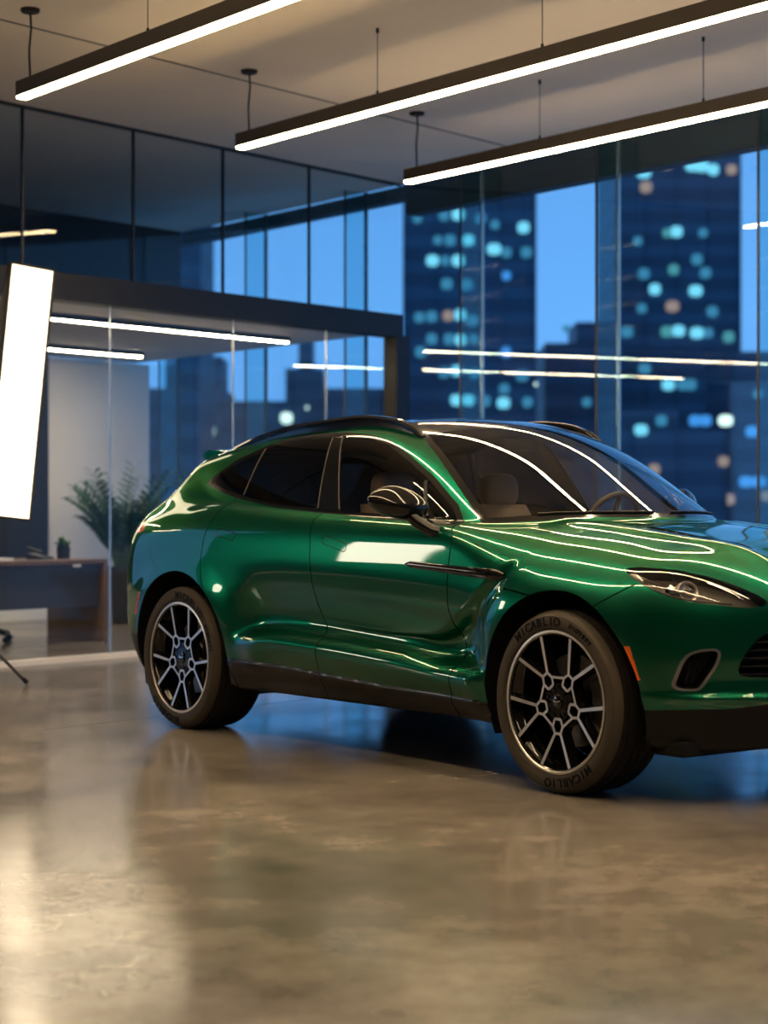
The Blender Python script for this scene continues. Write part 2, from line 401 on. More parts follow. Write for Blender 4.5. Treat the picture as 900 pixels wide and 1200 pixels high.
LB = Z5([(595,47,19,'cyan'),(650,25,17,'warm'),(715,30,20,'cyan'),(738,32,18,'cyan'),(765,40,15,'cyan'),(675,192,16,'cyan'),(652,195,12,'teal'),(600,83,16,'warm'),
 (595,295,15,'soft'),(668,285,14,'teal'),(725,260,15,'soft'),(746,293,15,'soft'),(622,333,15,'cyan'),(722,337,18,'cyan'),(665,375,18,'warm'),
 (763,388,15,'soft'),(553,438,17,'soft'),(652,437,17,'teal'),(680,435,17,'cyan'),(725,440,18,'cyan'),(752,440,14,'soft'),(803,450,15,'teal'),(590,380,13,'soft'),(740,195,12,'soft'),
 (597,528,16,'soft'),(655,567,17,'cyan'),(690,567,16,'soft'),(710,567,15,'soft'),(760,570,13,'soft'),(810,40,14,'warm'),(580,215,12,'soft')])
tower('tallest dark tower with cyan and pinkish windows, behind the hood of the car', 722, 867, 60, 340, 30, 2, LB, 4.6)
LC = Z5([(588,678,18,'cyan'),(638,655,15,'soft'),(720,655,16,'blue'),(746,655,16,'blue'),(795,655,19,'white'),(790,755,14,'warm'),(620,775,15,'warm')])
tower('low wide block with a single round white light, in front of the tallest tower', 690, 850, 505, 250, 25, 3, LC, 3.6, 'block', (.2, .3, 3))
tower('stepped mid-height block between the two tall towers', 640, 727, 402, 320, 25, 4, Z5([(405,430,10,'soft'),(455,610,12,'soft')]), 4, 'tower', (.45, .0, 4))
LD = Z5([(860,682,17,'blue'),(845,805,18,'blue'),(878,805,20,'blue'),(895,840,14,'warm'),(800,848,19,'warm'),(875,590,12,'soft')])
tower('dark block at the right edge of the photo, beside the tallest tower', 862, 1010, 412, 270, 25, 5, LD, 4, 'block')
tower('low hazy block behind the far side of the car roof', 560, 700, 545, 210, 20, 6, Z5([(330,566,4,'white')]), 3.5, 'block')
tower('small dark block seen through the office glass above the rear of the car roof', 336, 378, 432, 340, 18, 7, [(360, 478, 4, 'white')], 4, 'block', (.3, .3, 6))
tower('low wide block seen through the office glass, with a round white light', 262, 345, 470, 260, 20, 8, [(335.8, 490, 16, 'white')], 4, 'block')
tower('low block with a pale round light, seen through the office glass beside the palm', 160, 262, 455, 280, 20, 9, [(245.5, 505.5, 14, 'white')], 4, 'block', (.6, .05, 5))
tower('low dark block between the office column and the rear block', 380, 458, 455, 330, 20, 10, [], 4, 'block')
tower('dark slab tower at the left end of the view through the office', 196, 234, 150, 240, 20, 11, [], 4, 'tower')
m = MB(); m.box((-900, 40, -30.4), (900, 1500, -30)); o = m.build('ground', M['block']); struct(o)

# ================================================================== pendant lamps
def pendant(end, length, wires, label, visible_wires=True):
    """end: the far end in plan; runs along G towards the camera"""
    r = empty('linear_pendant_lamp', (end[0], end[1], CEIL), GA); tag(r, label, 'pendant lamp', 'long linear pendant lamps')
    zb, zt, hw = 3.785-CEIL, 3.89-CEIL, .041
    m = MB(); m.box((0, -hw, zb+.012), (length, hw, zt), bevel=.002)
    m.box((0, -hw, zb), (.004, hw, zb+.02)); m.box((length-.004, -hw, zb), (length, hw, zb+.02))
    m.build('lamp_housing', M['bronze'], r)
    m = MB(); m.box((.006, -hw+.009, zb-.003), (length-.006, hw-.009, zb+.0118)); m.build('lamp_diffuser', M['lamp'], r)
    m = MB(); m.tube([(.12, 0, 0), (.125, .004, -.12), (.118, -.006, -.26), (.12, 0, zt)], .007, 8); m.build('power_cord', M['black_metal'], r, smooth=True)
    m = MB(); m.lathe([(0, -.025), (.05, -.025), (.06, -.015), (.06, 0), (0, 0)], 24, at=(.12, 0, 0)); m.build('ceiling_rose', M['black_metal'], r, smooth=True)
    for t in wires:
        m = MB(); m.tube([(t, 0, 0), (t, 0, zt)], .0028, 6); m.tube([(t, 0, zt), (t, 0, zt+.03)], .009, 8); m.tube([(t, 0, -.03), (t, 0, 0)], .010, 8)
        m.build('suspension_wire', M['black_metal'], r)
    return r
pendant((-2.275, 11.99), 9.5, (1.55, 4.6, 8.6), 'linear pendant lamp above the softbox, nearest the top left corner')
pendant((-1.03, 13.66), 9.5, (1.62, 3.2, 4.9, 7.2), 'middle linear pendant lamp, hung over the car roof between the other two')
pendant((.185, 15.10), 9.5, (1.55, 3.15, 5.4, 8.0), 'farthest linear pendant lamp, closest to the window wall')
pendant((-3.60, 10.30), 9.5, (1.6, 4.7, 8.6), 'unseen linear pendant lamp nearest the camera, added to light the floor')  # extra pendant out of view, added for warm light on the floor

# office lamps under the office ceiling
def office_lamp(x0, x1, y, label):
    r = empty('recessed_line_lamp', tuple(P0), UA); tag(r, label, 'ceiling lamp', 'line lamps under the office ceiling')
    m = MB(); m.box((x0-.01, y-.04, 2.822), (x1+.01, y+.04, 2.868)); m.build('lamp_housing', M['bronze'], r)
    m = MB(); m.box((x0, y-.028, 2.815), (x1, y+.028, 2.8248)); m.build('lamp_diffuser', M['office_lamp'], r)
office_lamp(-2.0, 4.30, .95, 'longer line lamp of the office ceiling, behind the glass partition')
office_lamp(-3.6, -2.3, 2.6, 'unseen line lamp added over the desk side of the office to brighten it')  # extra lamp out of view, added to brighten the office
office_lamp(-.5, 4.65, 3.35, 'shorter line lamp deeper in the office, beside the beige wall')

# ================================================================== the shape of the car body: an implicit surface in (x forward, s half width, z up)
# ---------- smooth 1-D curves -------------
def curve(knots, sig=.06, lo=-4.6, hi=1.6, n=1600):
    k=np.array(sorted(knots),float); g=np.linspace(lo,hi,n)
    x,y=k[:,0],k[:,1]; d=np.diff(y)/np.diff(x)
    m=np.zeros(len(x)); m[0]=d[0]; m[-1]=d[-1]
    for i in range(1,len(x)-1):
        m[i]=0 if d[i-1]*d[i]<=0 else 2*d[i-1]*d[i]/(d[i-1]+d[i])
    i=np.clip(np.searchsorted(x,g)-1,0,len(x)-2); w=x[i+1]-x[i]; t=(g-x[i])/w
    tc=np.clip(t,0,1)
    v=(2*tc**3-3*tc**2+1)*y[i]+(tc**3-2*tc**2+tc)*w*m[i]+(-2*tc**3+3*tc**2)*y[i+1]+(tc**3-tc**2)*w*m[i+1]
    v=v+np.where(t>1,(t-1)*w*m[i+1],0)+np.where(t<0,t*w*m[i],0)
    if sig>0:
        dx=g[1]-g[0]; r=int(3*sig/dx)+1; kk=np.exp(-.5*(np.arange(-r,r+1)*dx/sig)**2); kk/=kk.sum()
        vp=np.concatenate([v[0]+(v[1]-v[0])*np.arange(-r,0),v,v[-1]+(v[-1]-v[-2])*np.arange(1,r+1)])
        v=np.convolve(vp,kk,'valid')
    return lambda q:np.interp(q,g,v)
def sst(a,b,v):
    t=np.clip((v-a)/(b-a),0,1); return t*t*t*(t*(6*t-15)+10)
def smax(a,b,k):
    k=k*1.4; h=np.maximum(k-np.abs(a-b),0)/k; return np.maximum(a,b)+h*h*h*k/6
def smin(a,b,k): return -smax(-a,-b,k)
W=curve([(-4.2,.90),(-3.8,.945),(-3.5,.965),(-3.2,.985),(-2.9,.985),(-2.5,.972),(-2.0,.962),(-1.4,.955),(-.9,.957),(-.5,.968),(-.1,.982),(.2,.978),(.5,.95),(.8,.90),(1.2,.82)],.15)
PB=curve([(.1,-.12),(.25,-.075),(.35,-.045),(.5,-.02),(.65,-.008),(.8,0),(.92,0),(1.0,-.004),(1.08,-.013),(1.14,-.030),(1.20,-.060),(1.27,-.105),(1.4,-.18),(1.7,-.40)],.03,0,2)
CR=curve([(.2,.0),(.30,.0),(.36,.012),(.45,.034),(.495,.044),(.515,.045),(.535,.036),(.60,-.034),(.625,-.044),(.66,-.046),(.74,-.036),(.84,-.010),(.95,0),(1.2,0)],.006,0,2)
ZO=curve([(-2.6,-.03),(-2.4,-.015),(-2.2,.015),(-1.7,.0),(-1.1,-.035),(-.7,-.068),(-.5,-.075)],.08)
SILLZ=curve([(-2.7,.420),(-2.536,.418),(-2.165,.415),(-1.773,.397),(-1.187,.372),(-.73,.364),(-.534,.357),(-.40,.340)],.03)
TC=curve([(-4.2,1.02),(-4.0,1.115),(-3.87,1.195),(-3.6,1.215),(-3.2,1.265),(-2.8,1.275),(-2.4,1.255),(-2.0,1.235),(-1.5,1.215),(-1.0,1.195),(-.6,1.18),(-.3,1.16),(0,1.133),(.3,1.095),(.5,1.075),(.7,1.005),(.85,.93),(1.0,.83),(1.3,.55)],.08)
F0=curve([(0,.74),(.2,.82),(.3,.87),(.42,.92),(.6,.945),(.75,.94),(.87,.915),(.97,.86),(1.1,.74),(1.3,.5)],.04,-.2,2)
R0=curve([(0,-3.75),(.2,-3.85),(.32,-3.95),(.45,-4.05),(.6,-4.10),(.8,-4.10),(.95,-4.07),(1.05,-4.03),(1.13,-3.98),(1.3,-3.85)],.03,-.2,2)
GB=curve([(-4.2,.62),(-3.9,.68),(-3.6,.745),(-3.2,.81),(-2.8,.85),(-2.2,.868),(-1.5,.868),(-.8,.845),(-.3,.80),(.2,.72)],.12)
RC=curve([(-4.2,1.42),(-3.7,1.505),(-3.45,1.545),(-3.2,1.585),(-2.9,1.628),(-2.5,1.667),(-2.1,1.687),(-1.8,1.696),(-1.5,1.68),(-1.25,1.635),(-.95,1.525),(-.65,1.365),(-.32,1.175),(0,.97),(.5,.66)],.09)
BZ=curve([(-4.3,.36),(-3.75,.30),(-3.4,.27),(-2.6,.25),(-.4,.25),(.3,.25),(.6,.22),(.9,.24)],.05)
DARK=np.array([(-2.6,.70),(-2.06,.684),(-1.61,.652),(-1.25,.634),(-1.12,.634),(-1.0,.637),(-.92,.643),(-.86,.655),(-.805,.68),(-.69,.744),(-.58,.815),(-.468,.898),(-.40,.95)])
DK=curve([tuple(q) for q in DARK],.045)
def S(x,z):
    ca=sst(-2.62,-2.25,x)*(1-sst(-.62,-.42,x))
    v=W(x)+PB(z)+ca*CR(z-ZO(x))
    for cx,am in ((0.,.017),(-3.06,.017)):
        r=np.hypot(x-cx,z-.395)
        v=v+am*(.75*(1-sst(.46,.66,r))+.7*(1-sst(.45,.90,r)))*(1-sst(.70,1.06,z))
    zd=DK(x)
    rr=np.hypot(x,z-.395)
    fr=sst(-1.15,-.65,x); fl=np.interp(x,[-1.7,-1.1,-.72,-.5],[.065,.11,.27,.44]); wd=.035+.075*fr
    dep=(.012*sst(-2.2,-1.3,x)+.030*fr)*sst(-.12,1,(zd-z)/wd)*sst(.53,.72,rr)*(1-sst(.5,1.0,(zd-z)/fl))
    sl=SILLZ(x)-z
    v=v+.013*sst(-.002,.016,sl)*(1-sst(.025,.09,sl))*sst(-2.62,-2.5,x)*(1-sst(-.52,-.42,x))
    return v-dep*(1-sst(-.42,-.22,x))
def T(x,s):
    c=.30+.70*sst(-1.0,-.15,x)
    c=np.where(x<-2.6,.30+.3*sst(-2.6,-3.6,x) if np.ndim(x)==0 else .30+.3*(1-sst(-3.6,-2.6,x)),c)
    a=np.abs(s)/.85
    ridge=.016*np.exp(-((np.abs(s)-.50+.05*(x+np.sqrt(x*x+.06)))/.065)**2)*sst(-.7,-.2,x)*(1-sst(.55,.85,x))
    return TC(x)-c*(.045*a**2+.05*a**5)+ridge
def Ff(s,z): return F0(z)+.020*np.exp(-((z-.447)/.020)**2)-.014*np.exp(-((z-.53)/.04)**2)*np.exp(-((np.abs(s)-.55)/.30)**4)-.30*(np.abs(s)/.9)**3.0-.045*(s/.9)**2
def Rr(s,z): return R0(z)+.22*(np.abs(s)/.85)**3+.06*(s/.85)**2
def lower(x,s,z):
    s=np.abs(s)
    k=.065+.135*sst(-.9,-.1,x)+.06*(1-sst(-3.4,-2.8,x))
    f=smax(s-S(x,z),(z-T(x,s))*.97,k)
    f=smax(f,(x-Ff(s,z))*.8,.10)
    f=smax(f,(Rr(s,z)-x)*.9,.10)
    return smax(f,BZ(x)-z,.04)
def green(x,s,z):
    s=np.abs(s); dz=z-1.2
    dz=np.maximum(dz,-.07); g=s-(GB(x)-.30*dz-.28*dz*np.abs(dz))
    xs=x+.20*(s/.72)**2*sst(-2.2,-1.3,x)
    rt=RC(xs)-.05*(s/.68)**2-.02*(s/.68)**4
    f=smax(g,(z-rt)*.9,.07)
    rg=-3.45-(1.53-z)*1.12+.16*(s/.7)**2
    f=smax(f,(rg-x)*.7,.06)
    return np.maximum(f,.95-z)
def body(x,s,z):
    kb=.015+.20*(1-sst(-3.5,-2.75,x))
    return smin(lower(x,s,z),green(x,s,z),kb)

# ================================================================== the car
# mesh of one half of the body (s >= 0 is the half width), cut into panels along shut lines
def half_mesh():
    A, B, z0 = -3.05, .12, .74
    nx, nc, nr = 220, 76, 222
    dirs = []; orig = []
    # t runs tail cap -> spine -> nose cap
    rows = [('t', a) for a in np.linspace(0.02, 1, nc)]+[('m', a) for a in np.linspace(0, 1, nx)[1:-1]]+[('n', a) for a in np.linspace(1, .02, nc)]
    ph = np.interp(np.linspace(0, 1, nr), [0, .17, .55, .78, 1], [-math.pi/2, -.50, .05, .62, math.pi/2])     # denser where the flanks are creased
    O = np.zeros((len(rows), nr, 3)); V = np.zeros_like(O)
    for i, (k, a) in enumerate(rows):
        if k == 'm': O[i] = (A+(B-A)*a, 0, z0); cx, cr_ = 0, 1
        else:
            an = a*math.pi/2; sg = -1 if k == 't' else 1
            O[i] = (A if k == 't' else B, 0, z0); cx, cr_ = sg*math.cos(an), math.sin(an)
        V[i, :, 0] = cx; V[i, :, 1] = cr_*np.cos(ph); V[i, :, 2] = cr_*np.sin(ph)
    V[:, 0, 1] = 0; V[:, -1, 1] = 0
    o = O.reshape(-1, 3); v = V.reshape(-1, 3)
    lo = np.zeros(len(o)); hi = np.full(len(o), 2.2)
    f = lambda t: body(*(o+t[:, None]*v).T)
    # march outward->inward for the first crossing
    ts = np.linspace(2.0, .05, 140); found = np.zeros(len(o), bool); fp = f(np.full(len(o), ts[0]))
    for a, b in zip(ts[:-1], ts[1:]):
        fn = f(np.full(len(o), b)); c = (~found) & (fn <= 0)
        hi[c] = a; lo[c] = b; found |= c; fp = fn
        if found.all(): break
    for _ in range(34):
        mid = (lo+hi)/2; g = f(mid); hi = np.where(g > 0, mid, hi); lo = np.where(g > 0, lo, mid)
    P = o+((lo+hi)/2)[:, None]*v
    R = len(rows); idx = np.arange(R*nr).reshape(R, nr); F = []
    for i in range(R-1):
        for j in range(nr-1): F.append((idx[i, j], idx[i+1, j], idx[i+1, j+1], idx[i, j+1]))
    F.append(tuple(idx[0][::-1])[::-1]); F.append(tuple(idx[-1])[::-1])
    return P, F[:-2]
def grad(P, h=4e-4):
    x, s, z = P.T
    g = np.stack([body(x+h, s, z)-body(x-h, s, z), body(x, np.abs(s)+h, z)-body(x, np.abs(s)-h, z), body(x, s, z+h)-body(x, s, z-h)], 1)
    return g/np.maximum(np.linalg.norm(g, axis=1, keepdims=True), 1e-9)
def polysdf(px, py, poly):
    """signed distance to a closed outline, negative inside"""
    poly = np.array(poly, float); n = len(poly)
    d = np.full(px.shape, 1e9); ins = np.zeros(px.shape, bool)
    for i in range(n):
        a, b = poly[i], poly[(i+1) % n]; e = b-a
        wx, wy = px-a[0], py-a[1]
        t = np.clip((wx*e[0]+wy*e[1])/(e@e), 0, 1)
        d = np.minimum(d, np.hypot(wx-t*e[0], wy-t*e[1]))
        c = ((a[1] > py) != (b[1] > py)) & (px < (b[0]-a[0])*(py-a[1])/((b[1]-a[1]) or 1e-12)+a[0])
        ins ^= c
    return np.where(ins, -d, d)
def smooth_poly(p, n=3, closed=True):
    p = np.array(p, float)
    for _ in range(n):
        q = np.roll(p, -1, 0); p = np.stack([.75*p+.25*q, .25*p+.75*q], 1).reshape(-1, p.shape[1])
    return p
DLO = [(-3.077,1.364),(-2.86,1.315),(-2.64,1.278),(-2.277,1.236),(-1.9,1.211),(-1.47,1.190),(-.988,1.163),(-.796,1.153),(-.873,1.225),(-1.098,1.366),(-1.278,1.453),(-1.50,1.543),(-1.683,1.579),(-1.906,1.596),(-2.15,1.599),(-2.387,1.587),(-2.578,1.546),(-2.846,1.47)]
WSH = [(-1.412,.595),(-1.243,.655),(-1.092,.699),(-.955,.733),(-.824,.764),(-.738,.785),(-.690,.796),(-.65,.760),(-.597,.700),(-.502,.575),(-.424,.433),(-.372,.285),(-.335,.156),(-.322,0),(-.322,-.3),(-1.27,-.3),(-1.27,0),(-1.276,.1),(-1.305,.299),(-1.36,.451),(-1.40,.56)]
ROOF = [(-1.262,-.2),(-1.262,0),(-1.268,.1),(-1.297,.299),(-1.352,.451),(-1.392,.56),(-1.47,.575),(-1.7,.585),(-2.2,.590),(-2.7,.578),(-3.02,.555),(-3.06,.45),(-3.06,-.2)]
LAMP = [(.317,.964),(.329,.973),(.378,.976),(.48,.972),(.561,.964),(.647,.943),(.701,.922),(.751,.897),(.794,.869),(.818,.846),(.824,.835),(.821,.824),(.795,.816),(.756,.821),(.708,.830),(.66,.836),(.613,.846),(.567,.859),(.516,.878),(.465,.898),(.403,.923),(.349,.946)]
FOG = smooth_poly([(.880,.492),(.872,.54),(.862,.60),(.838,.636),(.778,.646),(.764,.640),(.768,.607),(.786,.551),(.812,.495),(.830,.488)], 2)
GRILLE = [(-.2,.80),(0,.80),(.3,.79),(.48,.762),(.57,.728),(.625,.695),(.66,.655),(.688,.605),(.695,.568),(.684,.546),(.65,.537),(.5,.530),(0,.520),(-.2,.520)]
VENT = smooth_poly([(-.12,.300),(.10,.325),(.31,.338),(.55,.350),(.585,.400),(.52,.408),(.31,.398),(.05,.378),(-.10,.345)], 2)
def xz(knots):
    k = np.array(sorted(knots)); return lambda z: np.interp(z, k[:, 0], k[:, 1])
REAR_DOOR = xz([(1.40,-2.60),(1.278,-2.715),(1.17,-2.763),(1.10,-2.795),(1.05,-2.812),(.929,-2.826),(.838,-2.80),(.3,-2.55)])
MID_DOOR = xz([(1.40,-1.80),(1.2,-1.835),(1.162,-1.862),(1.10,-1.855),(1.015,-1.842),(.891,-1.834),(.74,-1.822),(.66,-1.785),(.60,-1.755),(.521,-1.750),(.407,-1.775),(.2,-1.78)])
FRONT_DOOR = xz([(1.40,-.86),(1.134,-.775),(1.09,-.738),(1.066,-.730),(.965,-.740),(.852,-.752),(.76,-.758),(.68,-.752),(.58,-.725),(.502,-.702),(.42,-.715),(.2,-.75)])
SILL = SILLZ
QDIV = lambda z: np.interp(z, [1.278, 1.544], [-2.64, -2.578])
RGL = lambda z: np.interp(z, [1.209, 1.588], [-1.897, -1.989])
FGL = lambda z: np.interp(z, [1.206, 1.594], [-1.713, -1.906])
HOODFRONT = lambda x, s: np.where(x < .43, .828+.54*(x-.266), np.interp(s, [0,.4,.58,.70,.85,.912,.931,.960,.981,1.03], [.862,.856,.838,.86,.90,.909,.887,.854,.828,.77]))
HOODREAR = lambda x: np.interp(x, [-.80,-.36,-.340,-.286,-.168,0], [.955,.925,.864,.860,.843,.80])
BUMPLOW = lambda s: np.interp(s, [0,.5,.575,.7,.8,.884,.94,1.0], [.452,.436,.428,.408,.405,.400,.394,.385])

def fields(P):
    x, s, z = P.T; s = np.abs(s)
    fx = np.full(len(P), 9.0)
    F = {}
    F['arch_front'] = np.where((s > .45) & (z < 1.0), np.hypot(x, z-.395)-.476, 9)
    F['arch_rear'] = np.where((s > .45) & (z < 1.0), np.hypot(x+3.06, z-.395)-.478, 9)
    d = np.where(z > 1.05, polysdf(x, z, DLO), 9); d = np.where(s > .4, d, 9)
    F['dlo_out'] = d-.014; F['dlo'] = d+.006
    F['windshield'] = np.where(z > 1.10, polysdf(x, s, WSH), 9); F['ws_frit'] = F['windshield']+.035
    F['roof'] = np.where(z > 1.4, polysdf(x, s, ROOF), 9)
    lam = np.where(x > .15, polysdf(x-.55*0, z, LAMP), 9); F['headlamp'] = np.where(s > .45, lam, 9)
    F['fog'] = np.where(x > .45, polysdf(s, z, FOG), 9); F['fog_ring'] = F['fog']-.010
    F['grille'] = np.where(x > .5, polysdf(s, z, GRILLE), 9)
    F['vent'] = np.where((z > .95) & (x > -.6), polysdf(x, s, VENT), 9)
    F['rear_window'] = np.where((x < -3.2) & (z > 1.1), polysdf(s, z, [(-.3,1.235),(.52,1.245),(.60,1.28),(.56,1.50),(-.3,1.515)]), 9)
    return F
LINES = {   # curves that part neighbouring panels, with the region where each holds
    'rear_door': lambda x, s, z: (x-REAR_DOOR(z), (z < 1.36) & (s > .6) & (x < -2.3) & (x > -3.1)),
    'mid_door': lambda x, s, z: (x-MID_DOOR(z), (z < 1.22) & (s > .6) & (x < -1.4) & (x > -2.2)),
    'front_door': lambda x, s, z: (x-FRONT_DOOR(z), (z < 1.165) & (s > .6) & (x < -.4) & (x > -1.2)),
    'sill': lambda x, s, z: (z-SILL(x), (s > .6) & (x > -2.9) & (x < -.2) & (z < .6)),
    'hood_rear': lambda x, s, z: (z-HOODREAR(x), (s > .6) & (x > -.95) & (x < .05) & (z > .7)),
    'hood_front': lambda x, s, z: (z-HOODFRONT(x, s), (x > .12) & (z > .7) & (z < 1.0)),
    'bumper_low': lambda x, s, z: (z-BUMPLOW(s), (x > .2) & (z < .6)),
    'fender_bumper': lambda x, s, z: (x-.02, (z < .40) & (s > .6)),
    'rear_low': lambda x, s, z: (z-.50, (x < -3.3) & (z < .7)),
    'tail': lambda x, s, z: (np.maximum(np.abs(z-1.103)-.022, x+3.50), (x < -3.3) & (z > .95) & (z < 1.2)),
    'reflector': lambda x, s, z: (polysdf(x, z, [(-3.500,.735),(-3.455,.745),(-3.512,.615),(-3.555,.612)]), (x < -3.3) & (s > .8)),
    'marker': lambda x, s, z: (polysdf(x, z, [(.405,.655),(.432,.655),(.474,.516),(.452,.516)]), (x > .3) & (x < .6) & (s > .8)),
    'tailgate': lambda x, s, z: (s-np.interp(z, [.60,.66,.9,1.1,1.2,1.35,1.52], [.50,.62,.70,.77,.76,.69,.62]), (x < -3.1) & (z > .62) & (z < 1.52)),
    'quarter': lambda x, s, z: (x-QDIV(z), (z > 1.2) & (s > .5) & (x < -2.4) & (x > -2.9)),
    'rgl': lambda x, s, z: (x-RGL(z), (z > 1.18) & (s > .5) & (x < -1.6) & (x > -2.3)),
    'fgl': lambda x, s, z: (x-FGL(z), (z > 1.18) & (s > .5) & (x < -1.5) & (x > -2.1)),
}
def pill(x, z, x0, z0, x1, z1, r):
    dx, dz = x1-x0, z1-z0; t = np.clip(((x-x0)*dx+(z-z0)*dz)/(dx*dx+dz*dz), 0, 1); return np.hypot(x-x0-t*dx, z-z0-t*dz)-r
HANDLE = {'rear_door': (-2.674, 1.090, -2.543, 1.067), 'front_door': (-1.724, 1.061, -1.562, 1.027)}
for k_ in HANDLE:
    LINES['handle_'+k_] = lambda x, s, z, q=HANDLE[k_]: (pill(x, z, *q, .020), (s > .6) & (np.abs(x-q[0]) < .4) & (z > .9) & (z < 1.2))
GAP = .0032
def classify(C):
    x, s, z = C.T; s = np.abs(s); F = fields(C)
    L = {k: fn(x, s, z) for k, fn in LINES.items()}
    lab = np.full(len(C), 'body_shell', dtype=object)
    def gap(k, w=GAP):
        v, m = L[k]; return m & (np.abs(v) < w)
    side = (s > .6)
    x_rd, x_md, x_fd = x-REAR_DOOR(z), x-MID_DOOR(z), x-FRONT_DOOR(z)
    lowz = z < np.where(x < -2.6, 1.30, 1.35)
    doorz = (F['dlo_out'] > 0) & (z > SILL(x)) & side & (z < 1.285) & (s > np.where(z > 1.13, .80, .6))
    lab[doorz & (x_rd > 0) & (x_md < 0) & (x < -1.2)] = 'rear_door'
    lab[doorz & (x_md > 0) & (x_fd < 0) & (x < -.4) & (x > -2.4)] = 'front_door'
    fen = (x_fd > 0) & (x > -1.0) & (z < 1.2)
    lab[fen & (z < HOODREAR(x)) & (x < .12) & (s > .5)] = 'fender'
    hood = fen & ((x < .12) & ((z > HOODREAR(x)) | (s < .5)) | (x >= .12) & (z > HOODFRONT(x, s))) & (z > .7)
    lab[hood & (F['windshield'] > 0)] = 'hood'
    lab[(x >= .12) & (z <= HOODFRONT(x, s))] = 'bumper'
    lab[(x > .02) & (x < .12) & (z < .7)] = 'bumper'
    lab[(x < -3.12) & (z < .85) & (z > .5)] = 'rear_bumper'
    lab[(x < -3.1) & (s < np.interp(z, [.60,.66,.9,1.1,1.2,1.35,1.52], [.50,.62,.70,.77,.76,.69,.62])) & (z > .62) & (z < 1.52)] = 'tailgate'
    lab[(z < SILL(x)) & (x > -2.8) & (x < -.2)] = 'sill'
    lab[(x > .02) & (z < BUMPLOW(s)) & (z < .6)] = 'lower_bumper'
    lab[(x < -3.3) & (z < .50)] = 'lower_rear_bumper'
    for k in ('rear_door', 'mid_door', 'front_door', 'hood_rear', 'hood_front', 'tailgate'):
        lab[gap(k) & ~((k == 'hood_rear') & (x < -.36)) & ~((k == 'hood_front') & (F['headlamp'] < .004)) & ~((k == 'tailgate') & (z > 1.06) & (z < 1.13))] = 'gap'
    for k in HANDLE:
        v, m = L['handle_'+k]; lab[m & (v < .0028)] = 'gap'; lab[m & (v < 0)] = 'handle_'+k
    v, m = L['tail']; lab[m & (v < 0)] = 'taillight'
    v, m = L['reflector']; lab[m & (v < 0)] = 'reflector'
    v, m = L['marker']; lab[m & (v < 0)] = 'marker'
    ws = F['windshield'] < 0
    lab[ws] = 'windshield'
    lab[ws & (F['windshield'] > -.035)] = 'windshield_surround'
    lab[(F['roof'] < 0) & (F['windshield'] > 0)] = 'roof_panel'
    lab[(F['rear_window'] < 0)] = 'rear_window'
    dl = F['dlo_out'] < 0
    lab[dl] = 'window_trim'
    di = F['dlo'] < 0
    q, r, f = x-QDIV(z), x-RGL(z), x-FGL(z)
    lab[di & (q < -.006)] = 'quarter_glass'
    lab[di & (q > .006) & (r < 0)] = 'rear_glass'
    lab[di & (f > 0)] = 'front_glass'
    lab[F['headlamp'] < 0] = 'headlamp'
    lab[F['fog_ring'] < 0] = 'fog_ring'; lab[F['fog'] < 0] = 'hole'
    lab[F['grille'] < 0] = 'hole'
    lab[F['vent'] < 0] = 'hole'
    lab[(F['arch_front'] < 0) | (F['arch_rear'] < 0)] = 'hole'
    lab[(z < .30) & (s < .80) & (x < .30) & (x > -3.45)] = 'underbody'
    return lab
def slice_bm(bm, vals, mask):
    """cuts the mesh along the zero line of a value given per vertex"""
    vs = list(bm.verts); on = set()
    for i, v in enumerate(vs):
        if mask[i] and abs(vals[i]) < 2e-5: on.add(v); vals[i] = 0
    for e in list(bm.edges):
        a, b = e.verts; i, j = a.index, b.index
        if not (mask[i] and mask[j]): continue
        if vals[i]*vals[j] < 0:
            _, nv = bmesh.utils.edge_split(e, a, vals[i]/(vals[i]-vals[j])); on.add(nv)
    done = set()
    for v in list(on):
        for f in list(v.link_faces):
            lv = [w for w in f.verts if w in on]
            if len(lv) < 2: continue
            n = len(f.verts); order = list(f.verts)
            for p in range(len(lv)):
                a, b = lv[p], lv[(p+1) % len(lv)]; d = abs(order.index(a)-order.index(b))
                if 1 < d < n-1:
                    try: bmesh.utils.face_split(f, a, b)
                    except Exception: pass
                    break
    bm.verts.ensure_lookup_table(); bm.verts.index_update()

def build_body():
    P, Fc = half_mesh()
    bm = bmesh.new(); vs = [bm.verts.new(p) for p in P]
    for f in Fc:
        try: bm.faces.new([vs[i] for i in f])
        except ValueError: pass
    bm.verts.index_update(); bm.verts.ensure_lookup_table()
    XYZ = lambda: np.array([v.co[:] for v in bm.verts])
    names = ['arch_front', 'arch_rear', 'dlo_out', 'dlo', 'windshield', 'ws_frit', 'roof', 'headlamp', 'fog', 'fog_ring', 'grille', 'vent', 'rear_window']
    for k in names:
        v = fields(XYZ())[k]; slice_bm(bm, v, np.abs(v) < .3)
    for k, fn in LINES.items():
        offs = (-GAP, GAP) if k in ('rear_door', 'mid_door', 'front_door', 'hood_rear', 'hood_front', 'tailgate') else ((-.006, .006) if k == 'quarter' else ((0, .0028) if k.startswith('handle') else (0,)))
        for o in offs:
            Q = XYZ(); v, m = fn(Q[:, 0], np.abs(Q[:, 1]), Q[:, 2]); slice_bm(bm, v-o, m & (np.abs(v) < .25))
    Q = XYZ(); N = grad(Q)
    faces = [[v.index for v in f.verts] for f in bm.faces]
    C = np.array([f.calc_center_median()[:] for f in bm.faces]); bm.free()
    return Q, N, faces, classify(C)
BQ, BN, BF, BL = build_body()
YS = {'near': -1.0, 'far': 1.0}
